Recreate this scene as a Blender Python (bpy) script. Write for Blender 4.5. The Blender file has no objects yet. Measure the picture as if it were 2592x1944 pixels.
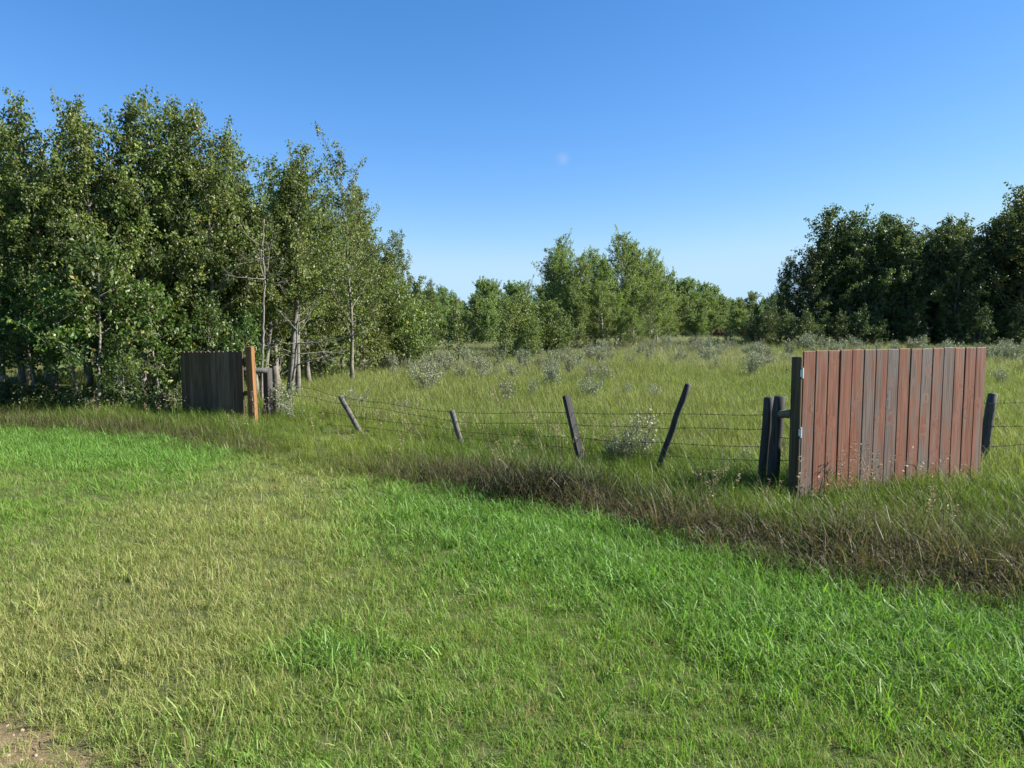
import bpy, math, random
import numpy as np
from mathutils import Vector, Matrix

R = math.radians
scene = bpy.context.scene
col = scene.collection

# ------------------------------------------------------------------ camera
EYE = 1.75
FPX = 1850.0
HORIZON = 825.0
PITCH = math.atan((972.0 - HORIZON) / FPX)
cam_d = bpy.data.cameras.new("camera")
cam = bpy.data.objects.new("camera", cam_d)
col.objects.link(cam)
cam.location = (0, 0, EYE)
cam.rotation_euler = (R(90) - PITCH, 0, 0)
cam_d.sensor_width = 36.0
cam_d.lens = 36.0 * FPX / 2592.0
cam_d.clip_start = 0.05
cam_d.clip_end = 8000
scene.camera = cam

# ------------------------------------------------------------------ sky and sun
SUN_EL = R(37)
TO_SUN = Vector((1.0, 0.0, 0)).normalized()
world = bpy.data.worlds.new("World")
scene.world = world
world.use_nodes = True
wn = world.node_tree
wn.nodes.clear()
sky = wn.nodes.new("ShaderNodeTexSky")
sky.sky_type = 'NISHITA'
sky.sun_disc = False
sky.sun_elevation = SUN_EL
sky.sun_rotation = math.atan2(TO_SUN.x, TO_SUN.y)
sky.altitude = 700
sky.air_density = 1.0
sky.dust_density = 0.0
sky.ozone_density = 2.2
bg = wn.nodes.new("ShaderNodeBackground")
SKY = 0.082
EXPOSURE = 1.45
bg.inputs['Strength'].default_value = SKY
wo = wn.nodes.new("ShaderNodeOutputWorld")
# the camera's own rendering of blue sky: one power curve per channel, the same in every direction
sep = wn.nodes.new("ShaderNodeSeparateColor"); cmb = wn.nodes.new("ShaderNodeCombineColor")
wn.links.new(sky.outputs[0], sep.inputs[0])
for ch, (pw, gain) in enumerate(((1.50, 1.30), (1.015, 1.05), (0.94, 1.39))):
    a = wn.nodes.new("ShaderNodeMath"); a.operation = 'MULTIPLY'; a.inputs[1].default_value = 0.1427
    b = wn.nodes.new("ShaderNodeMath"); b.operation = 'POWER'; b.inputs[1].default_value = pw
    c = wn.nodes.new("ShaderNodeMath"); c.operation = 'MULTIPLY'; c.inputs[1].default_value = gain / 2 ** EXPOSURE / SKY
    wn.links.new(sep.outputs[ch], a.inputs[0]); wn.links.new(a.outputs[0], b.inputs[0]); wn.links.new(b.outputs[0], c.inputs[0])
    m_ = wn.nodes.new("ShaderNodeMath"); m_.operation = 'SMOOTH_MIN'
    m_.inputs[1].default_value = (0.54, 0.80, 1.02)[ch] / 2 ** EXPOSURE / SKY; m_.inputs[2].default_value = 0.2 / 2 ** EXPOSURE / SKY
    wn.links.new(c.outputs[0], m_.inputs[0])
    wn.links.new(m_.outputs[0], cmb.inputs[ch])
# one faint wisp of cloud
wtc = wn.nodes.new("ShaderNodeTexCoord")
wd = wn.nodes.new("ShaderNodeVectorMath"); wd.operation = 'DISTANCE'
_u, _v = (1424 - 1296) / FPX, (972 - 402) / FPX
wd.inputs[1].default_value = Vector((_u, math.cos(PITCH) + _v * math.sin(PITCH), -math.sin(PITCH) + _v * math.cos(PITCH))).normalized()
wn.links.new(wtc.outputs['Generated'], wd.inputs[0])
wr = wn.nodes.new("ShaderNodeMapRange"); wr.interpolation_type = 'SMOOTHSTEP'
for k_, v_ in ((1, 0.013), (2, 0.0), (3, 0.0), (4, 1.0)): wr.inputs[k_].default_value = v_
wn.links.new(wd.outputs['Value'], wr.inputs[0])
wns = wn.nodes.new("ShaderNodeTexNoise"); wns.inputs['Scale'].default_value = 130; wns.inputs['Detail'].default_value = 4
wn.links.new(wtc.outputs['Generated'], wns.inputs['Vector'])
wm = wn.nodes.new("ShaderNodeMath"); wm.operation = 'MULTIPLY'
wn.links.new(wr.outputs[0], wm.inputs[0]); wn.links.new(wns.outputs[0], wm.inputs[1])
wm2 = wn.nodes.new("ShaderNodeMath"); wm2.operation = 'MULTIPLY'; wm2.inputs[1].default_value = 0.38
wn.links.new(wm.outputs[0], wm2.inputs[0])
wx = wn.nodes.new("ShaderNodeMix"); wx.data_type = 'RGBA'
wn.links.new(wm2.outputs[0], wx.inputs[0]); wn.links.new(cmb.outputs[0], wx.inputs[6])
_w = 0.85 / 2 ** EXPOSURE / SKY
wx.inputs[7].default_value = (_w * 0.78, _w * 0.85, _w, 1)
wn.links.new(wx.outputs[2], bg.inputs['Color'])
wn.links.new(bg.outputs[0], wo.inputs['Surface'])

sun_d = bpy.data.lights.new("sun", 'SUN')
sun_d.energy = 5.0
sun_d.angle = R(0.5)
sun_d.color = (1.0, 0.955, 0.88)
sun = bpy.data.objects.new("sun", sun_d)
col.objects.link(sun)
to_sun = Vector((TO_SUN.x * math.cos(SUN_EL), TO_SUN.y * math.cos(SUN_EL), math.sin(SUN_EL)))
sun.rotation_euler = (-to_sun).to_track_quat('-Z', 'Y').to_euler()
sun.location = to_sun * 50

scene.view_settings.view_transform = 'Standard'
scene.view_settings.look = 'None'
scene.view_settings.exposure = EXPOSURE
scene.view_settings.gamma = 1.0
scene.render.engine = 'CYCLES'
scene.cycles.max_bounces = 5
scene.cycles.diffuse_bounces = 2
scene.cycles.glossy_bounces = 2
scene.cycles.transmission_bounces = 4
scene.cycles.sample_clamp_indirect = 4.0

# ------------------------------------------------------------------ helpers
CP, SP = math.cos(PITCH), math.sin(PITCH)

def ray(px, py):
    u = (px - 1296.0) / FPX
    v = (972.0 - py) / FPX
    return Vector((u, CP + v * SP, -SP + v * CP))

def at_y(px, py, y):
    d = ray(px, py)
    return Vector((0, 0, EYE)) + d * (y / d.y)

def on_ground(px, py, z=0.0):
    d = ray(px, py)
    return Vector((0, 0, EYE)) + d * ((z - EYE) / d.z)

def vnoise(x, y, seed=0):
    x = np.asarray(x, float); y = np.asarray(y, float)
    xi = np.floor(x).astype(np.int64); yi = np.floor(y).astype(np.int64)
    fx = x - xi; fy = y - yi
    fx = fx * fx * (3 - 2 * fx); fy = fy * fy * (3 - 2 * fy)
    def h(a, b):
        n = (a * 374761393 + b * 668265263 + seed * 974711) & 0x7fffffff
        n = ((n ^ (n >> 13)) * 1274126177) & 0x7fffffff
        return ((n ^ (n >> 16)) & 0xffff) / 65535.0
    return (h(xi, yi) * (1 - fx) * (1 - fy) + h(xi + 1, yi) * fx * (1 - fy)
            + h(xi, yi + 1) * (1 - fx) * fy + h(xi + 1, yi + 1) * fx * fy)

def fbm(x, y, seed=0, oct=3):
    s = 0; a = 1; t = 0
    for o in range(oct):
        s = s + a * vnoise(np.asarray(x) * 2 ** o, np.asarray(y) * 2 ** o, seed + o)
        t += a; a *= 0.5
    return s / t

def sstep(a, b, x):
    t = np.clip((np.asarray(x, float) - a) / (b - a), 0, 1)
    return t * t * (3 - 2 * t)

def gh(x, y):
    x = np.asarray(x, float); y = np.asarray(y, float)
    h = 0.05 * (fbm(x * 0.5 + 7, y * 0.5 + 3, 5) - 0.5)
    h = h + 0.25 * (fbm(x * 0.08, y * 0.08, 9) - 0.5) * sstep(14, 30, y)
    h = h + 0.42 * sstep(18, 40, y) * sstep(0, 12, x)
    return h

def ghf(x, y):
    return float(gh(x, y))

def mesh_np(name, verts, faces, mat=None, smooth=False, point_attrs=None):
    """faces: list of (k,n) index arrays (tris and quads)"""
    verts = np.asarray(verts, np.float32)
    me = bpy.data.meshes.new(name)
    me.vertices.add(len(verts))
    me.vertices.foreach_set('co', verts.ravel())
    faces = [np.asarray(f, np.int32) for f in faces if len(f)]
    if faces:
        loops = np.concatenate([f.ravel() for f in faces])
        tot = np.concatenate([np.full(len(f), f.shape[1], np.int32) for f in faces])
        start = np.concatenate([[0], np.cumsum(tot)[:-1]]).astype(np.int32)
        me.loops.add(len(loops))
        me.loops.foreach_set('vertex_index', loops)
        me.polygons.add(len(tot))
        me.polygons.foreach_set('loop_start', start)
        me.polygons.foreach_set('loop_total', tot)
        me.polygons.foreach_set('use_smooth', np.full(len(tot), bool(smooth)))
    for k, v in (point_attrs or {}).items():
        a = me.attributes.new(k, 'FLOAT', 'POINT')
        a.data.foreach_set('value', np.asarray(v, np.float32))
    me.update(calc_edges=True)
    me.validate()
    if mat:
        me.materials.append(mat)
    return me

def link(name, data, parent=None, **props):
    o = bpy.data.objects.new(name, data)
    col.objects.link(o)
    if parent is not None:
        o.parent = parent
    for k, v in props.items():
        if v is not None:
            o[k] = v
    return o

def thing(name, loc, label, category, group=None, rz=0.0):
    o = link(name, None, None, label=label, category=category, group=group)
    o.empty_display_size = 0.2
    o.location = loc
    o.rotation_euler = (0, 0, rz)
    return o

ORD = ['first', 'second', 'third', 'fourth', 'fifth', 'sixth', 'seventh', 'eighth', 'ninth', 'tenth', 'eleventh', 'twelfth', 'thirteenth', 'fourteenth',
       'fifteenth', 'sixteenth', 'seventeenth', 'eighteenth', 'nineteenth', 'twentieth', 'twenty-first', 'twenty-second', 'twenty-third', 'twenty-fourth', 'twenty-fifth', 'twenty-sixth']
def rank(px, allpx, rev=False):
    return ORD[sorted(allpx, reverse=rev).index(px)]

class MB:
    """collects tubes and boxes into one mesh"""
    def __init__(self):
        self.v = []; self.q = []; self.t = []; self.n = 0
    def add(self, v, q=(), t=()):
        self.v.append(np.asarray(v, float))
        if len(q): self.q.append(np.asarray(q) + self.n)
        if len(t): self.t.append(np.asarray(t) + self.n)
        self.n += len(v)
    def tube(self, pts, rad, sides=6, cap=True, ref=None, wob=0.0, rng=None):
        pts = np.asarray(pts, float); n = len(pts)
        rad = np.broadcast_to(np.asarray(rad, float), (n,))
        tan = np.gradient(pts, axis=0)
        tan /= np.linalg.norm(tan, axis=1)[:, None] + 1e-9
        m = tan.mean(0)
        r = np.array(ref if ref is not None else ((1, 0, 0) if abs(m[0]) < 0.7 * np.linalg.norm(m) + 1e-9 else (0, 1, 0)), float)
        a = np.cross(tan, r); a /= np.linalg.norm(a, axis=1)[:, None] + 1e-9
        b = np.cross(tan, a)
        th = np.arange(sides) * 2 * math.pi / sides
        rr = rad[:, None] * np.ones(sides)[None]
        if wob and rng is not None:
            rr = rr * (1 + wob * (rng.random((n, sides)) - 0.5) + wob * (rng.random((1, sides)) - 0.5))
        V = pts[:, None, :] + rr[:, :, None] * (np.cos(th)[None, :, None] * a[:, None, :] + np.sin(th)[None, :, None] * b[:, None, :])
        V = V.reshape(-1, 3)
        i = np.arange(n - 1)[:, None] * sides; j = np.arange(sides)[None]; k = (np.arange(sides)[None] + 1) % sides
        Q = np.stack([i + j, i + k, i + sides + k, i + sides + j], -1).reshape(-1, 4)
        T = []
        if cap:
            V = np.vstack([V, pts[:1], pts[-1:]])
            c0 = n * sides; c1 = c0 + 1
            jj = np.arange(sides); kk = (jj + 1) % sides
            T = np.vstack([np.stack([np.full(sides, c0), kk, jj], -1),
                           np.stack([np.full(sides, c1), (n - 1) * sides + jj, (n - 1) * sides + kk], -1)])
        self.add(V, Q, T)
    def box(self, x0, x1, y0, y1, z0, z1, bev=0.0):
        if bev <= 0:
            V = [(x, y, z) for z in (z0, z1) for y in (y0, y1) for x in (x0, x1)]
            Q = [(0, 2, 3, 1), (4, 5, 7, 6), (0, 1, 5, 4), (2, 6, 7, 3), (0, 4, 6, 2), (1, 3, 7, 5)]
            self.add(V, Q)
            return
        b = bev
        ring = [(x0 + b, y0), (x1 - b, y0), (x1, y0 + b), (x1, y1 - b), (x1 - b, y1), (x0 + b, y1), (x0, y1 - b), (x0, y0 + b)]
        cx, cy = (x0 + x1) / 2, (y0 + y1) / 2
        def ins(p):
            return (p[0] + math.copysign(b, cx - p[0]) , p[1] + math.copysign(b, cy - p[1]))
        V = []
        for z, f in ((z0, 1), (z0 + b, 0), (z1 - b, 0), (z1, 1)):
            for p in ring:
                q = ins(p) if f else p
                V.append((q[0], q[1], z))
        Q = []
        for l in range(3):
            for j in range(8):
                k = (j + 1) % 8
                Q.append((l * 8 + j, l * 8 + k, l * 8 + 8 + k, l * 8 + 8 + j))
        c0 = len(V); V.append((cx, cy, z0)); V.append((cx, cy, z1))
        T = []
        for j in range(8):
            k = (j + 1) % 8
            T.append((c0, k, j)); T.append((c0 + 1, 24 + j, 24 + k))
        self.add(V, Q, T)
    def mesh(self, name, mat, smooth=False):
        fs = []
        if self.q: fs.append(np.vstack(self.q))
        if self.t: fs.append(np.vstack(self.t))
        return mesh_np(name, np.vstack(self.v), fs, mat, smooth)

# ------------------------------------------------------------------ materials
def new_mat(name):
    m = bpy.data.materials.new(name)
    m.use_nodes = True
    nt = m.node_tree
    nt.nodes.clear()
    return m, nt

class N:
    def __init__(self, nt): self.nt = nt
    def __call__(self, typ, _in=None, **kw):
        n = self.nt.nodes.new(typ)
        for k, v in kw.items(): setattr(n, k, v)
        for k, v in (_in or {}).items():
            s = n.inputs[k]
            if hasattr(v, 'is_output') or isinstance(v, bpy.types.NodeSocket): self.nt.links.new(v, s)
            else: s.default_value = v
        return n
    def mix(self, fac, a, b, blend='MIX'):
        n = self.nt.nodes.new('ShaderNodeMix'); n.data_type = 'RGBA'; n.blend_type = blend
        for i, v in ((0, fac), (6, a), (7, b)):
            if isinstance(v, bpy.types.NodeSocket): self.nt.links.new(v, n.inputs[i])
            else: n.inputs[i].default_value = v if i == 0 else (tuple(v) + (1,) if len(v) == 3 else v)
        return n.outputs[2]
    def math(self, op, a, b=0.0, c=0.0, clamp=False):
        n = self.nt.nodes.new('ShaderNodeMath'); n.operation = op; n.use_clamp = clamp
        for i, v in enumerate((a, b, c)):
            if isinstance(v, bpy.types.NodeSocket): self.nt.links.new(v, n.inputs[i])
            else: n.inputs[i].default_value = v
        return n.outputs[0]
    def ramp(self, fac, stops, interp='LINEAR'):
        n = self.nt.nodes.new('ShaderNodeValToRGB')
        n.color_ramp.interpolation = interp
        e = n.color_ramp.elements
        while len(e) < len(stops): e.new(0.5)
        for i, (p, c) in enumerate(stops):
            e[i].position = p
            e[i].color = tuple(c) + (1,) if len(c) == 3 else c
        self.nt.links.new(fac, n.inputs[0])
        return n.outputs[0]

def leaf_like(name, color_fn, trans=0.35, rough=0.42, spec=0.5, trans_gain=(1.15, 1.25, 0.55)):
    m, nt = new_mat(name)
    n = N(nt)
    c = color_fn(n)
    p = n('ShaderNodeBsdfPrincipled', {'Base Color': c, 'Roughness': rough, 'Specular IOR Level': spec})
    tc = n.mix(1.0, c, trans_gain, 'MULTIPLY')
    t = n('ShaderNodeBsdfTranslucent', {'Color': tc})
    mx = n('ShaderNodeMixShader', {0: trans, 1: p.outputs[0], 2: t.outputs[0]})
    o = n('ShaderNodeOutputMaterial', {0: mx.outputs[0]})
    return m

def grass_color(dry_col, dry2):
    def f(n):
        tint = n('ShaderNodeAttribute', attribute_type='INSTANCER', attribute_name='tint').outputs['Color']
        dry = n('ShaderNodeAttribute', attribute_type='INSTANCER', attribute_name='dry').outputs['Fac']
        bl = n('ShaderNodeAttribute', attribute_type='GEOMETRY', attribute_name='bl').outputs['Fac']
        b2 = n('ShaderNodeAttribute', attribute_type='GEOMETRY', attribute_name='b2').outputs['Fac']
        v = n.math('MULTIPLY_ADD', b2, 0.9, 0.55)
        hs = n('ShaderNodeHueSaturation', {'Hue': n.math('MULTIPLY_ADD', b2, 0.03, 0.480), 'Saturation': 1.0, 'Value': v, 'Fac': 1.0, 'Color': tint})
        dc = n.mix(b2, dry_col, dry2)
        isd = n.math('LESS_THAN', bl, dry)
        return n.mix(isd, hs.outputs[0], dc)
    return f

M = {}
M['grass'] = leaf_like('grass_blade', grass_color((0.27, 0.25, 0.09), (0.38, 0.35, 0.16)), trans=0.42, rough=0.5, spec=0.28)
M['lush'] = leaf_like('lush_blade', grass_color((0.27, 0.25, 0.09), (0.38, 0.35, 0.16)), trans=0.42, rough=0.5, spec=0.28)
M['tall'] = leaf_like('tall_grass_blade', grass_color((0.045, 0.034, 0.018), (0.17, 0.138, 0.08)), trans=0.36, rough=0.5, spec=0.25)

def leaf_color(c1, c2, c3):
    def f(n):
        lv = n('ShaderNodeAttribute', attribute_type='GEOMETRY', attribute_name='lv').outputs['Fac']
        oi = n('ShaderNodeObjectInfo').outputs['Random']
        c = n.ramp(lv, [(0.0, c1), (0.72, c2), (0.97, c2), (1.0, c3)])
        h = n('ShaderNodeHueSaturation', {'Hue': n.math('MULTIPLY_ADD', oi, 0.03, 0.485), 'Saturation': 1.0,
                                          'Value': n.math('MULTIPLY_ADD', oi, 0.3, 0.85), 'Fac': 1.0, 'Color': c})
        return h.outputs[0]
    return f

M['leaf_poplar'] = leaf_like('poplar_leaf', leaf_color((0.050, 0.076, 0.018), (0.150, 0.190, 0.042), (0.24, 0.20, 0.05)), 0.38, 0.48, 0.45)
M['leaf_shaded'] = leaf_like('shaded_poplar_leaf', leaf_color((0.032, 0.054, 0.016), (0.095, 0.128, 0.033), (0.13, 0.14, 0.04)), 0.32, 0.48, 0.42)  # darker copy of the poplar leaf: the grove's shade side put into its colour
M['leaf_aspen'] = leaf_like('aspen_leaf', leaf_color((0.082, 0.128, 0.026), (0.185, 0.245, 0.052), (0.31, 0.30, 0.08)), 0.42, 0.42, 0.5)
M['leaf_bright'] = leaf_like('young_leaf', leaf_color((0.036, 0.075, 0.014), (0.090, 0.150, 0.026), (0.30, 0.26, 0.05)), 0.42, 0.45, 0.5)
M['leaf_far'] = leaf_like('far_leaf', leaf_color((0.095, 0.140, 0.034), (0.180, 0.235, 0.060), (0.23, 0.25, 0.08)), 0.34, 0.45, 0.4)
M['leaf_silver'] = leaf_like('silver_leaf', leaf_color((0.15, 0.18, 0.095), (0.265, 0.29, 0.175), (0.36, 0.375, 0.25)), 0.22, 0.5, 0.4, (1.0, 1.05, 0.8))
M['leaf_brown'] = leaf_like('brown_leaf', leaf_color((0.07, 0.05, 0.025), (0.13, 0.09, 0.045), (0.16, 0.12, 0.06)), 0.22, 0.55, 0.3)
M['leaf_low'] = leaf_like('undergrowth_leaf', leaf_color((0.04, 0.07, 0.02), (0.09, 0.125, 0.035), (0.16, 0.16, 0.05)), 0.3, 0.48, 0.4)

def seed_mat():
    def f(n):
        lv = n('ShaderNodeAttribute', attribute_type='GEOMETRY', attribute_name='bl').outputs['Fac']
        return n.ramp(lv, [(0.0, (0.15, 0.10, 0.06)), (0.5, (0.27, 0.19, 0.125)), (1.0, (0.40, 0.32, 0.22))])
    return leaf_like('seed_head', f, 0.25, 0.55, 0.3, (1.0, 0.95, 0.8))
M['seed'] = seed_mat()

def bark(name, c1, c2, dark, scale=1.0):
    m, nt = new_mat(name); n = N(nt)
    tc = n('ShaderNodeTexCoord').outputs['Object']
    mp = n('ShaderNodeMapping', {'Vector': tc, 'Scale': (14 * scale, 14 * scale, 4 * scale)}).outputs[0]
    a = n('ShaderNodeTexNoise', {'Vector': mp, 'Scale': 1.0, 'Detail': 5.0, 'Roughness': 0.65}).outputs[0]
    mp2 = n('ShaderNodeMapping', {'Vector': tc, 'Scale': (7 * scale, 7 * scale, 26 * scale)}).outputs[0]
    b = n('ShaderNodeTexNoise', {'Vector': mp2, 'Scale': 1.0, 'Detail': 3.0}).outputs[0]
    c = n.ramp(a, [(0.3, c1), (0.7, c2)])
    k = n.ramp(b, [(0.56, (0, 0, 0)), (0.68, (1, 1, 1))])
    c = n.mix(k, c, dark)
    bm = n('ShaderNodeBump', {'Strength': 0.5, 'Distance': 0.01, 'Height': a})
    p = n('ShaderNodeBsdfPrincipled', {'Base Color': c, 'Roughness': 0.8, 'Specular IOR Level': 0.25, 'Normal': bm.outputs[0]})
    n('ShaderNodeOutputMaterial', {0: p.outputs[0]})
    return m
M['bark_poplar'] = bark('poplar_bark', (0.12, 0.108, 0.085), (0.25, 0.23, 0.185), (0.05, 0.045, 0.04))
M['bark_aspen'] = bark('aspen_bark', (0.28, 0.26, 0.21), (0.46, 0.44, 0.37), (0.05, 0.045, 0.04))
M['bark_mid'] = bark('pale_poplar_bark', (0.10, 0.09, 0.07), (0.22, 0.205, 0.165), (0.05, 0.045, 0.04))
M['bark_dead'] = bark('dead_bark', (0.13, 0.115, 0.095), (0.25, 0.23, 0.20), (0.07, 0.06, 0.05))
M['bark_shrub'] = bark('shrub_bark', (0.12, 0.10, 0.075), (0.20, 0.17, 0.13), (0.05, 0.04, 0.035))

def wood(name, cols, rough=0.75, grain=90.0, knots=True, dark=(0.03, 0.026, 0.022), crack=0.5, axis_len=1.6):
    """sawn or weathered timber, grain along local z, every piece shifted by its own random number"""
    m, nt = new_mat(name); n = N(nt)
    oi = n('ShaderNodeObjectInfo').outputs['Random']
    tc = n('ShaderNodeTexCoord').outputs['Object']
    off = n('ShaderNodeCombineXYZ', {0: n.math('MULTIPLY', oi, 37.0), 1: n.math('MULTIPLY', oi, 91.0), 2: n.math('MULTIPLY', oi, 53.0)}).outputs[0]
    pos = n('ShaderNodeVectorMath', {0: tc, 1: off}, operation='ADD').outputs[0]
    # knots bend the grain
    kv = n('ShaderNodeMapping', {'Vector': pos, 'Scale': (6.0, 6.0, 3.4)}).outputs[0]
    vor = n('ShaderNodeTexVoronoi', {'Vector': kv, 'Scale': 1.0, 'Randomness': 1.0})
    kd = vor.outputs['Distance']
    kmask = n.ramp(kd, [(0.07, (1, 1, 1)), (0.15, (0, 0, 0))])
    kring = n.ramp(kd, [(0.10, (1, 1, 1)), (0.34, (0, 0, 0))])
    warp = n.math('MULTIPLY', kring, 0.05 if knots else 0.0)
    wv = n('ShaderNodeCombineXYZ', {0: warp, 1: warp, 2: 0.0}).outputs[0]
    pos2 = n('ShaderNodeVectorMath', {0: pos, 1: wv}, operation='ADD').outputs[0]
    gm = n('ShaderNodeMapping', {'Vector': pos2, 'Scale': (grain, grain, axis_len)}).outputs[0]
    g = n('ShaderNodeTexNoise', {'Vector': gm, 'Scale': 1.0, 'Detail': 4.0, 'Roughness': 0.6}).outputs[0]
    bm_ = n('ShaderNodeMapping', {'Vector': pos, 'Scale': (11.0, 11.0, 1.3)}).outputs[0]
    b = n('ShaderNodeTexNoise', {'Vector': bm_, 'Scale': 1.0, 'Detail': 3.0, 'Roughness': 0.6}).outputs[0]
    t = n.math('MULTIPLY_ADD', n.math('SUBTRACT', oi, 0.5), 0.7, n.math('MULTIPLY_ADD', n.math('SUBTRACT', b, 0.5), 1.5, 0.5))
    c = n.ramp(t, cols)
    gfac = n.ramp(g, [(0.30, (0.42, 0.40, 0.38)), (0.52, (1, 1, 1)), (0.75, (1.32, 1.30, 1.26))])
    c = n.mix(1.0, c, gfac, 'MULTIPLY')
    ck = n.ramp(g, [(0.22, (1, 1, 1)), (0.30, (0, 0, 0))])
    c = n.mix(n.math('MULTIPLY', ck, crack), c, dark)
    if knots:
        c = n.mix(n.math('MULTIPLY', kmask, 0.75), c, (0.16, 0.055, 0.035))
        c = n.mix(n.math('MULTIPLY', kring, 0.22), c, (0.30, 0.10, 0.055))
    bm = n('ShaderNodeBump', {'Strength': 0.35, 'Distance': 0.003, 'Height': g})
    p = n('ShaderNodeBsdfPrincipled', {'Base Color': c, 'Roughness': rough, 'Specular IOR Level': 0.3, 'Normal': bm.outputs[0]})
    n('ShaderNodeOutputMaterial', {0: p.outputs[0]})
    return m
M['cedar'] = wood('cedar_board', [(0.10, (0.165, 0.138, 0.120)), (0.32, (0.190, 0.130, 0.100)), (0.46, (0.232, 0.110, 0.072)), (0.64, (0.225, 0.088, 0.050)), (0.78, (0.195, 0.122, 0.088)), (0.92, (0.168, 0.138, 0.120))])
M['dark_board'] = wood('dark_board', [(0.25, (0.088, 0.052, 0.028)), (0.55, (0.125, 0.076, 0.042)), (0.8, (0.175, 0.115, 0.070))], knots=False)
M['post_orange'] = wood('stained_post', [(0.25, (0.20, 0.095, 0.035)), (0.6, (0.29, 0.135, 0.045)), (0.85, (0.25, 0.13, 0.052))], knots=False)
M['post_olive'] = wood('treated_post', [(0.25, (0.050, 0.037, 0.020)), (0.6, (0.072, 0.052, 0.028)), (0.85, (0.095, 0.070, 0.038))], knots=False)
M['post_grey'] = wood('weathered_post', [(0.25, (0.065, 0.062, 0.056)), (0.6, (0.115, 0.108, 0.096)), (0.85, (0.17, 0.16, 0.14))], knots=False, grain=60, crack=0.8)
M['post_dim'] = wood('dim_post', [(0.25, (0.038, 0.035, 0.030)), (0.6, (0.065, 0.060, 0.050)), (0.85, (0.11, 0.10, 0.085))], knots=False, grain=60, crack=0.8)
M['post_black'] = wood('tarred_post', [(0.25, (0.022, 0.022, 0.021)), (0.6, (0.040, 0.039, 0.036)), (0.85, (0.085, 0.08, 0.07))], knots=False, grain=60, crack=0.8)
M['rail'] = wood('weathered_rail', [(0.25, (0.13, 0.11, 0.082)), (0.6, (0.20, 0.17, 0.125)), (0.85, (0.27, 0.235, 0.18))], knots=False, grain=60)

def plain(name, color, rough, metal=0.0, nscale=30.0, var=0.4):
    m, nt = new_mat(name); n = N(nt)
    tc = n('ShaderNodeTexCoord').outputs['Object']
    a = n('ShaderNodeTexNoise', {'Vector': tc, 'Scale': nscale, 'Detail': 4.0}).outputs[0]
    c = n.mix(a, tuple(v * (1 - var) for v in color), tuple(min(1, v * (1 + var)) for v in color))
    p = n('ShaderNodeBsdfPrincipled', {'Base Color': c, 'Roughness': rough, 'Metallic': metal})
    n('ShaderNodeOutputMaterial', {0: p.outputs[0]})
    return m
M['wire'] = plain('rusty_wire', (0.045, 0.035, 0.028), 0.7, 0.3)
M['zinc'] = plain('zinc_hinge', (0.72, 0.72, 0.70), 0.45, 0.35, 60, 0.15)
M['pebble'] = plain('pebble', (0.27, 0.20, 0.135), 0.8, 0, 12, 0.5)

def ground_mat():
    m, nt = new_mat('soil_and_thatch'); n = N(nt)
    tc = n('ShaderNodeTexCoord').outputs['Object']
    a = n('ShaderNodeTexNoise', {'Vector': tc, 'Scale': 0.35, 'Detail': 6.0, 'Roughness': 0.6}).outputs[0]
    b = n('ShaderNodeTexNoise', {'Vector': tc, 'Scale': 22.0, 'Detail': 6.0, 'Roughness': 0.7}).outputs[0]
    soil = n.ramp(b, [(0.3, (0.13, 0.095, 0.052)), (0.6, (0.23, 0.172, 0.098)), (0.8, (0.30, 0.23, 0.14))])
    green = n.ramp(b, [(0.3, (0.045, 0.062, 0.018)), (0.7, (0.105, 0.120, 0.042))])
    far = n.ramp(a, [(0.3, (0.10, 0.13, 0.045)), (0.7, (0.15, 0.165, 0.075))])
    d = n('ShaderNodeAttribute', attribute_type='GEOMETRY', attribute_name='dirt').outputs['Fac']
    fa = n('ShaderNodeAttribute', attribute_type='GEOMETRY', attribute_name='far').outputs['Fac']
    c = n.mix(fa, green, far)
    c = n.mix(d, c, soil)
    bm = n('ShaderNodeBump', {'Strength': 0.8, 'Distance': 0.03, 'Height': b})
    p = n('ShaderNodeBsdfPrincipled', {'Base Color': c, 'Roughness': 0.95, 'Specular IOR Level': 0.1, 'Normal': bm.outputs[0]})
    n('ShaderNodeOutputMaterial', {0: p.outputs[0]})
    return m
M['ground'] = ground_mat()

# ------------------------------------------------------------------ ground plan
# near edge of the unmown strip (parallel to the fence), as depth for each x
_edge_px = [(0, 1098), (200, 1107), (430, 1132), (700, 1178), (1000, 1240), (1150, 1262), (1330, 1295), (1500, 1332),
            (1700, 1392), (1900, 1446), (2150, 1505), (2400, 1545), (2592, 1575)]
_e = [on_ground(*p) for p in _edge_px]
_e = sorted([(p.x, p.y) for p in _e])
_ex = np.array([-40, -20] + [p[0] for p in _e] + [8, 30]); 
_sl = -0.655
_ey = np.array([_e[0][1] + _sl * (-40 - _e[0][0]), _e[0][1] + _sl * (-20 - _e[0][0])] + [p[1] for p in _e]
               + [_e[-1][1] - 0.25 * (8 - _e[-1][0]), _e[-1][1] - 0.25 * (8 - _e[-1][0])])

def edge_d(x, y):
    """distance in front of the unmown strip (positive on the mown side)"""
    return (np.interp(x, _ex, _ey) - y) * 0.82 + 0.28 * (fbm(np.asarray(x) * 1.7, np.asarray(y) * 1.7, 21) - 0.5)

FA = Vector((2.78, 7.55, 0)); FB = Vector((-5.05, 13.75, 0))     # fence line on the ground
FDIR = (FB - FA).normalized()
FNRM = Vector((FDIR.y, -FDIR.x, 0)); 
if FNRM.y > 0: FNRM = -FNRM                                      # towards the camera

def fence_d(x, y):
    return (np.asarray(x) - FA.x) * FNRM.x + (np.asarray(y) - FA.y) * FNRM.y   # >0 on camera side

def on_fence(px, py, off=0.0):
    d = ray(px, py)
    o = Vector((0, 0, EYE))
    t = ((FA + FNRM * off) - o).dot(FNRM) / d.dot(FNRM)
    return o + d * t

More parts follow.
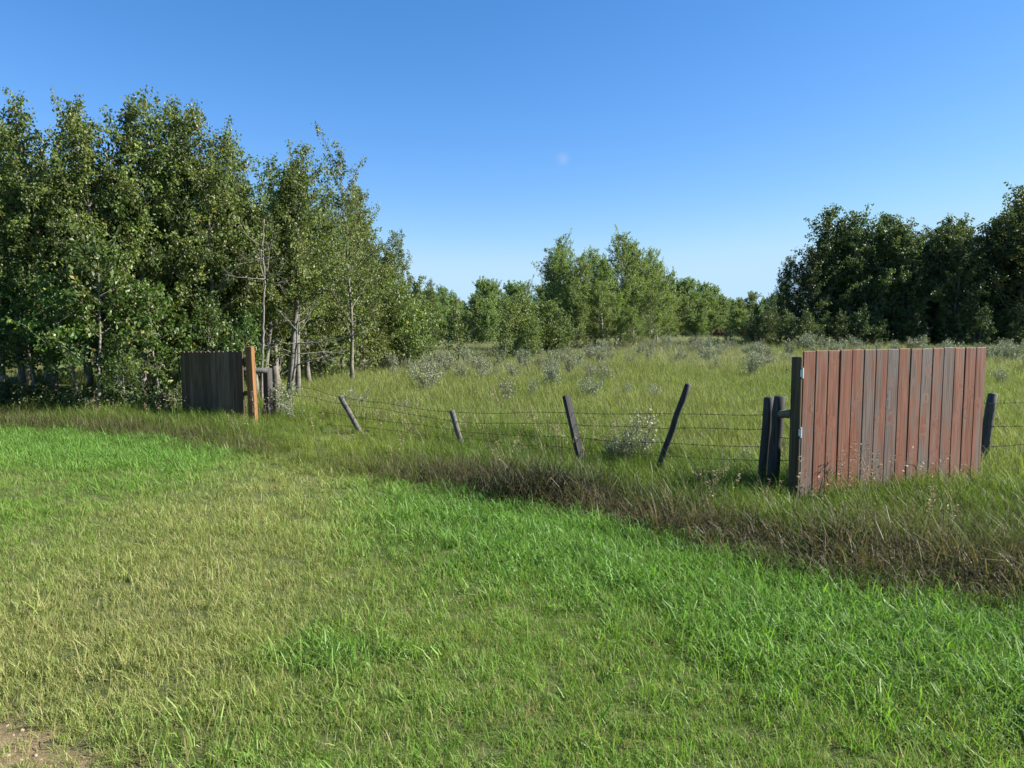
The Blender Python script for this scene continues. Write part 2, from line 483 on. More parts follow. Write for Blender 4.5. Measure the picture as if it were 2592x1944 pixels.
def dirt_mask(x, y):
    n_ = fbm(np.asarray(x) * 2.2, np.asarray(y) * 2.2, 33, 4)
    d = np.hypot((np.asarray(x) + 2.3) / 0.9, (np.asarray(y) - 2.7) / 0.5)
    return sstep(0.46, 0.72, n_ * 0.95 + 0.5 * (1 - d))

def build_ground():
    ys = np.concatenate([np.arange(-6, 14, 0.2), np.arange(14, 70, 1.0), [75, 85, 100, 130, 180, 260, 400, 700, 1200, 2500, 6000]])
    xs = np.concatenate([[-6000, -2500, -1000, -400, -200, -120, -90, -70], np.arange(-60, -12, 1.0), np.arange(-12, 12, 0.2), np.arange(12, 61, 1.0), [70, 90, 120, 200, 400, 1000, 2500, 6000]])
    ys = np.concatenate([[-400, -100, -30, -12], ys])
    X, Y = np.meshgrid(xs, ys)
    Z = gh(X, Y) - 0.012 * dirt_mask(X, Y)
    V = np.stack([X, Y, Z], -1).reshape(-1, 3)
    ny, nx = X.shape
    i = np.arange(ny - 1)[:, None] * nx; j = np.arange(nx - 1)[None]
    Q = np.stack([i + j, i + j + 1, i + nx + j + 1, i + nx + j], -1).reshape(-1, 4)
    me = mesh_np('ground', V, [Q], M['ground'], True,
                 {'dirt': dirt_mask(X, Y).ravel(), 'far': sstep(12, 35, Y).ravel()})
    link('ground', me, None, kind='structure')
build_ground()

# ------------------------------------------------------------------ timber pieces
def board_mesh(w, t, h, bev=0.004, dog=0.0):
    """one upright board, local x across, y thickness, z up, origin at its foot centre"""
    if dog:
        mb = MB()
        hw = w / 2
        prof = [(-hw, 0), (hw, 0), (hw, h - dog), (hw - dog, h), (-hw + dog, h), (-hw, h - dog)]
        V = [(x, -t / 2, z) for x, z in prof] + [(x, t / 2, z) for x, z in prof]
        Q = [(i, (i + 1) % 6, 6 + (i + 1) % 6, 6 + i) for i in range(6)]
        mb.add(V, Q + [(0, 3, 2, 1)][:0], [(0, 1, 2), (0, 2, 5), (5, 2, 3), (5, 3, 4), (6, 8, 7), (6, 11, 8), (11, 9, 8), (11, 10, 9)])
        return mb
    mb = MB(); mb.box(-w / 2, w / 2, -t / 2, t / 2, 0, h, bev)
    return mb

def square_post(name, w, h, mat, rng, chamfer=0.006):
    mb = MB()
    mb.box(-w / 2, w / 2, -w / 2, w / 2, -0.45, h, chamfer)
    return mb.mesh(name, mat)

def pole_mesh(name, base, top, r0, r1, mat, rng, sides=14, rough=0.10, cut=0.0):
    """round or split post from base to top (world vectors relative to origin)"""
    n = 9
    t = np.linspace(0, 1, n)[:, None]
    pts = np.array(base) * (1 - t) + np.array(top) * t
    pts = pts + (rng.random((n, 3)) - 0.5) * 0.008
    rad = np.linspace(r0, r1, n)
    mb = MB()
    mb.tube(pts, rad, sides, True, None, rough, rng)
    # worn, slightly domed top
    v = mb.v[0]
    v[-1] = v[-1] + (np.array(top) - np.array(base)) / np.linalg.norm(np.array(top) - np.array(base)) * r1 * 0.25
    ring = slice((n - 1) * sides, n * sides)
    v[ring, 2] += cut * (v[ring, 0] - pts[-1, 0])
    return mb.mesh(name, mat, True)

rng0 = np.random.default_rng(4)

# ---- the lit board gate beside the near corner
H0 = at_y(2033, 889, 7.05); H1 = at_y(2496, 878, 7.74)
gdir = Vector((H1.x - H0.x, H1.y - H0.y, 0)); gw = gdir.length; gdir.normalize()
g0 = Vector((H0.x, H0.y, ghf(H0.x, H0.y)))
gate = thing('board_gate', g0, 'red-brown cedar board gate standing sunlit in tall grass', 'gate', None, math.atan2(gdir.y, gdir.x))
nb = 16; bw = gw / nb; ghgt = H0.z - g0.z
bm_shared = board_mesh(bw - 0.008, 0.021, 1.43, 0.004).mesh('cedar_board', M['cedar'])
rise = (H1.z - H0.z) / gw
for i in range(nb):
    b = link('board', bm_shared, gate)
    x = (i + 0.5) * bw
    b.location = (x, (rng0.random() - 0.5) * 0.005, ghgt - 1.43 + rise * x + (rng0.random() - 0.5) * 0.008)
    b.rotation_euler = ((rng0.random() - 0.5) * 0.004, (rng0.random() - 0.5) * 0.004, (rng0.random() - 0.5) * 0.05)
for zz in (0.32, 1.22):
    mb = MB(); mb.box(-0.02, gw - 0.02, 0.018, 0.056, zz - 0.045, zz + 0.045, 0.004)
    link('rail', mb.mesh('gate_rail', M['post_orange']), gate)
mb = MB()
mb.tube([(0.1, 0.078, 0.36), (gw - 0.1, 0.078, 1.18)], 0.036, 4)
link('brace', mb.mesh('gate_brace', M['post_orange']), gate)
for zz in (at_y(2024, 945, 7.0).z, at_y(2024, 1096, 7.0).z):
    mb = MB()
    mb.box(-0.034, -0.006, -0.018, -0.010, zz - g0.z - 0.036, zz - g0.z + 0.036, 0.002)
    mb.tube([(-0.012, -0.018, zz - g0.z - 0.05), (-0.012, -0.018, zz - g0.z + 0.05)], 0.009, 8)
    mb.box(-0.003, 0.05, 0.0115, 0.0155, zz - g0.z - 0.04, zz - g0.z + 0.04)
    link('hinge', mb.mesh('hinge', M['zinc'], False), gate)

FANG = math.atan2(FDIR.y, FDIR.x)
def sq_post(name, px, ytop, depth, w, mat, label, cat='post', ang=FANG, lean=(0, 0)):
    T = at_y(px, ytop, depth)
    z0 = ghf(T.x, T.y)
    o = link(name, square_post(name, w, T.z - z0, mat, rng0), None, label=label, category=cat)
    o.location = (T.x, T.y, z0)
    o.rotation_euler = (lean[0], lean[1], ang)
    return o
sq_post('gate_post', 2021, 903, 7.09, 0.098, M['post_olive'], 'square dark olive gate post carrying the red-brown board gate')

# ---- leaning line posts of the wire fence (foot and head found on the fence line)
posts = []
def line_post(name, foot_px, head_px, r, label, mat='post_grey', square=False, off=0.0, depth=None, cut=0.15, sides=12):
    if depth is None:
        A = on_fence(foot_px[0], foot_px[1], off); B = on_fence(head_px[0], head_px[1], off)
    else:
        A = at_y(foot_px[0], foot_px[1], depth); B = at_y(head_px[0], head_px[1], depth)
    d = (B - A).normalized()
    G = A.copy()
    gz = ghf(A.x, A.y)
    A2 = A - d * ((A.z - gz) / max(d.z, 0.3) + 0.35)
    base = A - d * ((A.z - gz) / max(d.z, 0.3))
    if square:
        mb = MB(); h = (B - base).length
        mb.box(-r, r, -r * 0.8, r * 0.8, -0.35, h, 0.006)
        me = mb.mesh(name, M[mat])
        o = link(name, me, None, label=label, category='post')
        o.location = base
        q = Vector((0, 0, 1)).rotation_difference(d)
        o.rotation_euler = (q @ Matrix.Rotation(R(28), 3, 'Z').to_quaternion()).to_euler()
    else:
        me = pole_mesh(name, A2 - base, B - base, r * 1.06, r, M[mat], rng0, sides, 0.10, cut)
        o = link(name, me, None, label=label, category='post')
        o.location = base
    return o
line_post('fence_post', (913, 1096), (861, 1004), 0.040, 'slim grey fence post leaning hard away from the gates, wires slack beside it', 'post_dim')
line_post('fence_post', (1169, 1126), (1143, 1040), 0.038, 'shortest grey fence post sunk in the grass between two taller leaning posts', 'post_dim')
line_post('fence_post', (1470, 1160), (1433, 1001), 0.044, 'dark squared fence post leaning towards the dark gate', 'post_black', True)
line_post('fence_post', (1660, 1200), (1742, 972), 0.036, 'long dark fence post leaning towards the red-brown gate', 'post_black')
line_post('fence_post', (1930, 1235), (1946, 1007), 0.052, 'black round corner post, outer one of the wired pair', 'post_black', sides=16)
line_post('fence_post', (1955, 1240), (1973, 1004), 0.060, 'grey-topped round corner post next to the olive gate post', 'post_black', off=0.05, sides=16)
line_post('fence_post', (2480, 1205), (2514, 996), 0.050, 'black round post leaning beyond the free end of the red-brown gate', 'post_black', depth=8.5, sides=16)

# short brace rail between corner post and gate post
a = at_y(1976, 1049, 7.42); b = at_y(2012, 1046, 7.17)
mb = MB(); pts = np.linspace(np.array(a), np.array(b), 5) - np.array(a)
mb.tube(pts, 0.041, 14, True, None, 0.08, rng0)
o = link('brace_rail', mb.mesh('brace_rail', M['rail'], True), None, label='short pale round rail bridging corner post and olive gate post', category='rail')
o.location = a

# ---- barbed wires
def wire(pts, label, name='barbed_wire', off=0.0, r=0.0030, group='barbed wires of the fence', depth=None):
    P = []
    for p in pts:
        P.append(np.array(on_fence(p[0], p[1], off) if depth is None else at_y(p[0], p[1], depth)))
    P = np.array(P)
    s = np.concatenate([[0], np.cumsum(np.linalg.norm(np.diff(P, axis=0), axis=1))])
    n = max(8, int(s[-1] / 0.10))
    t = np.linspace(0, s[-1], n)
    Q = np.stack([np.interp(t, s, P[:, k]) for k in range(3)], -1)
    for _ in range(3):
        Q[1:-1] = 0.25 * Q[:-2] + 0.5 * Q[1:-1] + 0.25 * Q[2:]
    Q[1:-1, 2] += (vnoise(t[1:-1] * 2.1, t[1:-1] * 0 + len(label), 3) - 0.5) * 0.028
    o0 = Q[0].copy()
    Q = Q - o0
    mb = MB(); mb.tube(Q, r, 5)
    o = link(name, mb.mesh('wire', M['wire'], True), None, label=label, category='wire', group=group)
    o.location = o0
    mb = MB()
    for d in np.arange(0.06, s[-1], 0.125):
        c = np.array([np.interp(d, t, Q[:, k]) for k in range(3)])
        tan = np.array(FDIR)
        for sg in (-1, 1):
            v = np.array([(rng0.random() - 0.5), (rng0.random() - 0.5), sg * (0.5 + rng0.random())]); v /= np.linalg.norm(v)
            mb.tube([c - v * 0.004, c + v * 0.017 + tan * sg * 0.006], [0.0026, 0.0012], 3, False)
        mb.tube([c - tan * 0.007, c + tan * 0.007], 0.0052, 5, False)
    link('barbs', mb.mesh('barbs', M['wire']), o, kind='stuff')
    return o

def z5(L): return [(800 + x / 2.212, 900 + y / 2.212) for x, y in L]
wire([(745, 978), (800, 988)] + z5([(165, 237), (300, 256), (560, 296), (760, 316), (1000, 325), (1200, 322), (1400, 320), (1700, 330), (1900, 327), (2212, 332)]) + [(1905, 1053), (1945, 1049)],
     'topmost barbed wire sagging along the leaning posts')
wire([(740, 1000), (800, 1008)] + z5([(180, 275), (400, 305), (640, 345), (780, 369), (1000, 379), (1300, 377), (1500, 388), (1800, 398), (1930, 408), (2050, 402), (2212, 402)]) + [(1880, 1089), (1945, 1087)],
     'second barbed wire below the topmost one')
wire(z5([(10, 318), (200, 340), (330, 358), (560, 388), (760, 412), (900, 434), (1150, 448), (1400, 460), (1650, 480), (1900, 486), (2000, 493), (2212, 508)]) + [(1880, 1132), (1935, 1132)],
     'third barbed wire strung at mid height of the posts')
wire(z5([(60, 385), (250, 395), (430, 418), (560, 437), (760, 457), (1050, 487), (1300, 508), (1500, 530), (1750, 548), (1900, 558), (2212, 578)]) + [(1880, 1165), (1935, 1165)],
     'fourth barbed wire brushing the grass heads')
wire(z5([(1500, 590), (1750, 618), (1920, 637), (2212, 690)]) + [(1880, 1213), (1930, 1222)],
     'lowest barbed wire half lost in grass near the corner posts')
for (p, q, lab) in (((1968, 1052), (2012, 1057), 'short wire tying corner post to gate post just under the brace rail'),
                    ((1972, 1108), (2012, 1112), 'short wire from corner post to gate post at the lower hinge'),
                    ((1965, 1168), (2012, 1166), 'short low wire from corner post to gate post')):
    wire([p, ((p[0] + q[0]) / 2, (p[1] + q[1]) / 2 + 2), q], lab, depth=7.2, group=None)
for k, (y0, y1) in enumerate(((1020, 1017), (1078, 1076), (1130, 1124))):
    wire([(2420, y0 + 3), (2503, y0), (2560, y1 + 1), (2680, y1)], ['upper', 'middle', 'lower'][k] + ' wire passing the black post beyond the red-brown gate', depth=8.45, group=None)

# ---- the dark board gate by the trees, in the line of the fence
L0 = at_y(614, 888, 12.95)
lz = ghf(L0.x, L0.y)
LANG = FANG + R(4)
ldir = Vector((math.cos(LANG), math.sin(LANG), 0))
lgate = thing('board_gate', Vector((L0.x, L0.y, lz)), 'dark weathered board gate with notched top in front of the trees', 'gate', None, LANG)
lh = L0.z - lz
nb = 14; bw = 0.137
dm = board_mesh(bw - 0.004, 0.02, lh - 0.05, 0.004, 0.022).mesh('dark_board', M['dark_board'])
for i in range(nb):
    b = link('board', dm, lgate)
    b.location = ((i + 0.5) * bw, (rng0.random() - 0.5) * 0.005, 0.05 - i * 0.004 + (rng0.random() - 0.5) * 0.012)
    b.rotation_euler = (0, (rng0.random() - 0.5) * 0.006, (rng0.random() - 0.5) * 0.06)
for zz in (at_y(620, 911, 12.9).z - lz, at_y(622, 996, 12.9).z - lz):
    mb = MB(); mb.box(-0.16, nb * bw - 0.03, -0.055, -0.0125, zz - 0.045, zz + 0.045, 0.004)
    link('rail', mb.mesh('gate_rail', M['dark_board']), lgate)
P0 = at_y(637, 878, 12.62)
p = sq_post('gate_post', 637, 877, 12.62, 0.118, M['post_orange'], 'orange-brown square gate post leaning beside the dark gate')
p.rotation_euler = (Matrix.Rotation(R(-1.5), 3, 'Y') @ Matrix.Rotation(FANG + R(31), 3, 'Z')).to_euler()
o = sq_post('fence_post', 677, 932, 13.6, 0.125, M['post_grey'], 'grey flat-topped post behind the orange-brown gate post', ang=FANG + R(10))
o = line_post('fence_post', (700, 1030), (697, 928), 0.062, 'pale brown round post beside the grey flat-topped post', 'rail', depth=14.0)
a = at_y(612, 937, 13.25); b = at_y(676, 938, 13.55)
mb = MB(); mb.tube(np.linspace(np.array(a), np.array(b), 5) - np.array(a), 0.05, 12, True, None, 0.08, rng0)
o = link('brace_rail', mb.mesh('brace_rail', M['post_grey'], True), None, label='grey round rail behind the orange-brown gate post', category='rail'); o.location = a
line_post('fence_post', (22, 1036), (8, 952), 0.075, 'pale grey fence post in the shade under the trees', 'rail', depth=14.6)

# ------------------------------------------------------------------ trees
def norm(v):
    return v / (np.linalg.norm(v, axis=-1, keepdims=True) + 1e-9)

def leaves_mesh(name, P, size, mat, rng, droop=0.75, aspect=0.72, fold=0.25, tone=None):
    """P (n,3) leaf stalk ends -> folded leaves hanging from them"""
    n = len(P)
    a = norm(rng.normal(size=(n, 3)) * 0.55 + np.array([0, 0, -droop]))
    r = rng.normal(size=(n, 3))
    s = norm(np.cross(a, r))
    nm = np.cross(a, s)
    L = size * (0.55 + 0.8 * rng.random(n))[:, None]
    W = L * aspect * 0.5
    b = P
    tip = P + a * L + nm * L * 0.12
    m1 = P + a * L * 0.42
    l = m1 - s * W + nm * W * fold * 2
    rr = m1 + s * W + nm * W * fold * 2
    V = np.stack([b, l, tip, rr], 1).reshape(-1, 3)
    k = np.arange(n)[:, None] * 4
    T = np.vstack([k + np.array([0, 1, 2]), k + np.array([0, 2, 3])])
    lv = rng.random(n) if tone is None else np.clip(tone + 0.35 * (rng.random(n) - 0.5), 0, 0.999)
    return mesh_np(name, V, [T], mat, False, {'lv': np.repeat(lv, 4)})

def gen_tree(seed, H, W, cb, n_prim, leaf, mat_leaf, mat_bark, per_m=34, twig=0.55, r0=0.07, spire=1.0, up=0.75, bare=0.0, stems=1, prof_peak=0.35, tip_shoots=4, taper=0.9):
    rng = np.random.default_rng(seed)
    wood_ = MB(); LP = []; tones = []
    for st in range(stems):
        n = 12
        t = np.linspace(0, 1, n)
        h = H * (1 if st == 0 else 0.65 + 0.3 * rng.random())
        walk = np.cumsum(rng.normal(size=(n, 2)) * 0.022 * h / 3, axis=0); walk -= walk[0]
        lean = rng.normal(size=2) * 0.05 * h * (1 if stems == 1 else 2.2)
        off = np.zeros(2) if st == 0 else rng.normal(size=2) * 0.12
        tr = np.stack([off[0] + walk[:, 0] * 0.6 + lean[0] * t ** 1.3, off[1] + walk[:, 1] * 0.6 + lean[1] * t ** 1.3, h * t - 0.12 * (t == 0)], -1)
        rad = r0 * (1 - 0.93 * t) * (1 + 0.5 * np.exp(-t * 22)) * (1 if st == 0 else 0.75)
        wood_.tube(tr, rad, 8)
        def trunk(tt): return np.array([np.interp(tt, t, tr[:, k]) for k in range(3)])
        az = rng.random() * 6.28
        np_ = int(n_prim * (1 if st == 0 else 0.55))
        for i in range(np_):
            tt = cb + (0.985 - cb) * ((i + rng.random()) / np_) ** 0.9
            az += 2.4 + rng.normal() * 0.5
            u = (tt - cb) / (1 - cb)
            pr = min(1.0, (u + 0.12) / prof_peak) ** 0.6 * (max(0.0, 1 - u) ** taper + 0.08)
            L = W * pr * (0.65 + 0.65 * rng.random()) * spire
            el = up * (0.55 + 0.75 * u) + rng.normal() * 0.14
            el = min(el, 1.25)
            m = 5
            s = np.linspace(0, 1, m)
            d = np.array([math.cos(az) * math.cos(el), math.sin(az) * math.cos(el), math.sin(el)])
            p0 = trunk(tt)
            br = p0 + s[:, None] * L * d + (s ** 2)[:, None] * np.array([0, 0, L * (0.10 + 0.18 * rng.random())]) + np.cumsum(rng.normal(size=(m, 3)) * 0.02 * L, 0) * (s[:, None] > 0)
            rb = max(0.006, 0.26 * np.interp(tt, t, rad) + 0.004 * L)
            wood_.tube(br, rb * (1 - 0.8 * s), 4, False)
            if rng.random() < bare: continue
            tone0 = rng.random() * 0.7
            # leaves along the outer part of the branch
            k = max(3, int(per_m * L * 0.8))
            ss = 0.25 + 0.78 * rng.random(k) ** 0.8
            Q = np.stack([np.interp(ss, s, br[:, c]) for c in range(3)], -1) + rng.normal(size=(k, 3)) * (0.035 + 0.03 * L)
            LP.append(Q); tones.append(tone0 + 0.3 * rng.random(k))
            nt_ = max(2, int(L * 6.5))
            for j in range(nt_):
                sj = 0.22 + 0.75 * rng.random()
                q0 = np.array([np.interp(sj, s, br[:, c]) for c in range(3)])
                tl = twig * (0.35 + 0.8 * rng.random()) * (0.5 + 0.5 * min(1, L / (0.6 * W)))
                dd = norm(d * 0.6 + rng.normal(size=3) * 0.75 + np.array([0, 0, 0.35]))
                q1 = q0 + dd * tl + np.array([0, 0, 0.1 * tl])
                wood_.tube(np.array([q0, (q0 + q1) / 2 - np.array([0, 0, 0.03 * tl]), q1]), [rb * 0.35, rb * 0.25, rb * 0.1], 3, False)
                k = max(3, int(per_m * tl * 1.15))
                ss = 0.15 + 0.9 * rng.random(k) ** 0.6
                Q = q0 + (q1 - q0) * ss[:, None] + rng.normal(size=(k, 3)) * 0.05
                LP.append(Q); tones.append(tone0 + 0.3 * rng.random(k))
        for i in range(tip_shoots if st == 0 else 1):
            tt = 0.62 + 0.3 * rng.random(); a2 = rng.random() * 6.28; L = H * (0.10 + 0.10 * rng.random())
            p0 = trunk(tt); d = norm(np.array([math.cos(a2) * 0.5, math.sin(a2) * 0.5, 1.0]))
            out = np.array([math.cos(a2), math.sin(a2), 0.6]) * W * 0.3 * (1.25 - tt)
            s = np.linspace(0, 1, 4)[:, None]
            br = p0 + out * np.minimum(1, s * 2) + d * L * s
            wood_.tube(br, np.linspace(0.012, 0.003, 4), 4, False)
            k = int(per_m * L * 1.3)
            ss = 0.2 + 0.8 * rng.random(k)
            LP.append(np.stack([np.interp(ss, s[:, 0], br[:, c]) for c in range(3)], -1) + rng.normal(size=(k, 3)) * 0.055); tones.append(0.3 + 0.5 * rng.random(k))
        # leafy leader
        k = int(per_m * h * 0.22)
        ss = 0.78 + 0.23 * rng.random(k)
        Q = np.stack([np.interp(ss, t, tr[:, c]) for c in range(3)], -1) + rng.normal(size=(k, 3)) * 0.05
        LP.append(Q); tones.append(rng.random(k))
    P = np.vstack(LP); tone = np.concatenate(tones)
    keep = P[:, 2] > 0.12
    P = P[keep]; tone = tone[keep]
    tone = np.where(rng.random(len(P)) < 0.02, 0.995, np.clip(tone, 0, 0.93))
    tm = wood_.mesh('trunk', mat_bark, True)
    k = np.arange(len(P))
    cm = leaves_mesh('crown', P, leaf, mat_leaf, rng, tone=tone)
    return tm, cm, len(P), tuple(float(v) for v in P[P[:, 2].argmax()])

PROTO = {}
nleaf = 0
def proto(key, **kw):
    global nleaf
    tm, cm, n, top = gen_tree(**kw)
    nleaf += n
    PROTO[key] = (tm, cm, top)
for i in range(7):
    proto('pop%d' % i, seed=100 + i, H=6.6, W=1.55 + 0.2 * (i % 3), cb=0.13 + 0.03 * (i % 3), n_prim=62, leaf=0.067, mat_leaf=M['leaf_poplar'], mat_bark=M['bark_poplar'], per_m=70, r0=0.075)
proto('sparse', seed=131, H=6.6, W=1.35, cb=0.2, n_prim=42, leaf=0.067, mat_leaf=M['leaf_poplar'], mat_bark=M['bark_poplar'], per_m=56, r0=0.06, bare=0.15, up=0.9)
proto('sparse1', seed=137, H=6.6, W=1.5, cb=0.16, n_prim=50, leaf=0.067, mat_leaf=M['leaf_poplar'], mat_bark=M['bark_poplar'], per_m=66, r0=0.065, bare=0.1, up=0.85)
for i in range(4):
    proto('dark%d' % i, seed=200 + i, H=6.6, W=1.9, cb=0.06, n_prim=72, taper=0.75, leaf=0.095, mat_leaf=M['leaf_shaded'], mat_bark=M['bark_poplar'], per_m=40, r0=0.075)
for i in range(4):
    proto('asp%d' % i, seed=300 + i, H=8.0, W=2.8, cb=0.14, n_prim=64, leaf=0.094, mat_leaf=M['leaf_aspen'], mat_bark=M['bark_aspen'], per_m=40, tip_shoots=13, r0=0.085, up=0.72, twig=0.65, prof_peak=0.26, taper=0.75)
for i in range(4):
    proto('young%d' % i, seed=400 + i, H=3.4, W=1.0, cb=0.27, n_prim=32, leaf=0.088, mat_leaf=M['leaf_bright'], mat_bark=M['bark_poplar'], per_m=38, r0=0.035, twig=0.42, up=0.55)
for i in range(2):
    proto('trunky%d' % i, seed=450 + i, H=6.8, W=1.6, cb=0.30, n_prim=48, leaf=0.067, mat_leaf=M['leaf_poplar'], mat_bark=M['bark_mid'], per_m=62, r0=0.085, tip_shoots=8)
for i in range(2):
    proto('dbush%d' % i, seed=470 + i, H=3.6, W=1.3, cb=0.03, n_prim=46, leaf=0.10, mat_leaf=M['leaf_shaded'], mat_bark=M['bark_poplar'], per_m=30, r0=0.05, stems=2)
for i in range(3):
    proto('sap%d' % i, seed=500 + i, H=2.5, W=0.65, cb=0.08, n_prim=34, leaf=0.085, mat_leaf=M['leaf_poplar'], mat_bark=M['bark_poplar'], per_m=30, r0=0.03, twig=0.3, up=0.8)
for i in range(4):
    proto('bushy%d' % i, seed=600 + i, H=3.6, W=1.3, cb=0.05, n_prim=46, taper=0.6, leaf=0.10, mat_leaf=M['leaf_poplar'], mat_bark=M['bark_poplar'], per_m=26, r0=0.05, stems=2)
for i in range(4):
    proto('far%d' % i, seed=700 + i, H=7.5, W=3.0, cb=0.03, n_prim=66, leaf=0.14, mat_leaf=M['leaf_far'], mat_bark=M['bark_aspen'], per_m=34, r0=0.085, twig=0.7, taper=0.65, tip_shoots=8)
for i in range(2):
    proto('low%d' % i, seed=800 + i, H=0.9, W=0.45, cb=0.05, n_prim=16, leaf=0.075, mat_leaf=M['leaf_low'], mat_bark=M['bark_shrub'], per_m=34, r0=0.012, twig=0.2, stems=3)

def plant(name, key, x, y, h, label, cat='tree', group=None, wide=1.0, rz=None, lean=(0, 0), seed=[0], fix=1.0):
    seed[0] += 1
    rr = random.Random(seed[0] * 7 + 3)
    tm, cm, TX = PROTO[key]
    s = h / TX[2]
    o = thing(name, (x, y, ghf(x, y) - 0.02), label, cat, group, rr.random() * 6.28 if rz is None else rz)
    o.scale = (s * wide, s * wide, s)
    a_ = o.rotation_euler[2]
    o.location.x -= s * wide * (math.cos(a_) * TX[0] - math.sin(a_) * TX[1]) * fix
    o.rotation_mode = 'ZYX'
    o.rotation_euler = (lean[0], lean[1], a_)
    link('trunk', tm, o)
    link('crown', cm, o)
    return o

def tree_px(name, key, px, top, depth, label, cat='tree', group=None, wide=1.0, **kw):
    T = at_y(px, top, depth)
    z0 = ghf(T.x, T.y)
    return plant(name, key, T.x, T.y, T.z - z0, label, cat, group, wide, **kw)

# left grove, front row: (px, top, depth, proto, wide, label)
front = [
    (-70, 262, 15.6, 'pop1', 1.1, None), (12, 300, 16.4, 'pop3', 1.0, None), (62, 238, 15.4, 'pop0', 0.95, None),
    (160, 240, 16.0, 'pop2', 1.0, None), (255, 252, 15.6, 'pop4', 0.95, None),
    (322, 226, 16.2, 'pop5', 0.9, None), (372, 212, 15.8, 'pop6', 0.95, 'tallest poplar of the grove beside the dark gate'), (422, 228, 16.6, 'pop1', 0.9, None),
    (480, 256, 16.2, 'sparse1', 1.0, 'thin-topped poplar with pale trunk rising behind the dark gate'),
    (455, 262, 16.8, 'pop3', 0.9, None), (515, 300, 16.9, 'pop2', 0.85, None), (560, 440, 17.6, 'pop4', 0.9, None),
    (550, 264, 17.0, 'sparse', 0.85, 'sparse poplar whose few-leaved top shoots stand clear of the grove'),
]
for i, (px, top, d, k, w, lab) in enumerate(front):
    tree_px('poplar_tree', k, px, top, d, lab or 'tall glossy-leaved poplar, %s of the front row counted from the dark gate outwards' % rank(px, [f_[0] for f_ in front], True), 'tree', 'tall poplars of the grove beside the dark gate', w * 1.12)
mid = [
    (615, 480, 18.5, 'pop3', 0.95), (648, 440, 17.3, 'trunky0', 1.0), (682, 372, 19.2, 'sparse1', 1.05), (718, 338, 17.4, 'trunky1', 1.0), (738, 400, 17.9, 'trunky0', 0.9), (700, 420, 20.5, 'pop0', 1.0), (765, 420, 22.5, 'pop6', 1.1),
    (822, 326, 21.5, 'sparse', 0.9), (850, 470, 23.5, 'pop2', 1.1), (884, 458, 25.0, 'pop4', 1.0), (925, 560, 25.5, 'pop5', 1.05), (957, 512, 27.0, 'pop1', 0.9),
    (1014, 572, 28.0, 'pop6', 0.95), (990, 690, 27.0, 'bushy0', 1.0), (1062, 694, 28.5, 'bushy1', 0.9), (1088, 698, 31.0, 'pop2', 0.9), (905, 690, 24.5, 'bushy2', 1.0), (800, 640, 22.0, 'bushy3', 1.0), (740, 690, 21.0, 'bushy1', 1.0), (960, 760, 26.2, 'young2', 1.1), (1040, 790, 27.2, 'young1', 1.0)]
midlab = {7: 'slender poplar with one bare leaning top shoot above the mid grove', 12: 'outermost pointed poplar of the grove edge facing the meadow',
          19: 'bright green young poplar at the foot of the grove edge', 20: 'low bright green poplar nearest the pair of saplings'}
for i, (px, top, d, k, w) in enumerate(mid):
    lab = midlab.get(i, 'dark poplar of the row stepping down, %s counted from its meadow end' % rank(px, [f_[0] for f_ in mid], True))
    tree_px('poplar_tree', k, px, top, d, lab, 'tree', 'poplars stepping down to the meadow', w * 1.1, lean=(0, 0.085 if k.startswith('trunky') else 0), fix=0.0 if k.startswith('trunky') else 1.0)
# second and third rows that close the grove
rb = random.Random(11)
for i in range(26):
    px = -260 + i * 36 + rb.uniform(-14, 14)
    d = rb.uniform(18.5, 24)
    top = rb.uniform(380, 500) if px < 480 else rb.uniform(490, 590)
    tree_px('poplar_tree', 'pop%d' % rb.randrange(7), px, top, d, 'dark poplar standing deeper inside the grove beside the dark gate', 'tree', 'poplars deeper inside the grove', 1.15)
for i in range(20):
    px = -300 + i * 66 + rb.uniform(-20, 20)
    d = rb.uniform(27, 36)
    top = 640 + rb.uniform(-60, 40)
    tree_px('poplar_tree', 'pop%d' % rb.randrange(7), px, top, d, 'poplar at the back of the grove, seen only between trunks', 'tree', 'poplars at the back of the grove', 1.5)
# young bright poplars in front of the grove
YPX = [45, 272, 170, 380, 500, 590, 335, -60]
for i, (px, top, d, k, w) in enumerate([(45, 660, 14.6, 'young0', 1.2), (272, 560, 14.1, 'young2', 1.1), (170, 690, 14.2, 'young3', 1.2),
                                        (380, 700, 14.6, 'young1', 1.2), (500, 720, 15.2, 'young0', 1.1), (590, 770, 15.8, 'young3', 1.1), (335, 830, 13.9, 'young3', 1.0), (-60, 720, 14.2, 'young2', 1.2)]):
    tree_px('young_poplar', k, px, top, d, 'young bright green poplar under the tall grove, %s counted from the dark gate' % rank(px, YPX, True) if i != 1 else 'bright green young poplar with bare lower stem before the tall grove',
            'tree', 'young poplars before the grove', w)
# undergrowth below the grove
for i in range(22):
    px = -40 + i * 23 + rb.uniform(-8, 8)
    if 455 < px < 640: continue
    d = rb.uniform(13.9, 14.8)
    x = (px - 1296) / FPX * d
    plant('undergrowth_shrub', 'low%d' % (i % 2), x, d, rb.uniform(0.45, 0.8), 'low leafy shrub at the shaded foot of the grove', 'shrub', 'low shrubs at the foot of the grove', 1.2)
# saplings in the meadow
tree_px('sapling', 'sap0', 1158, 766, 29.2, 'taller of two lone poplar saplings, slim white stem showing', 'sapling')
tree_px('sapling', 'sap1', 1283, 806, 30.2, 'shorter leafy poplar sapling in the silvery meadow shrubs', 'sapling', wide=1.15)
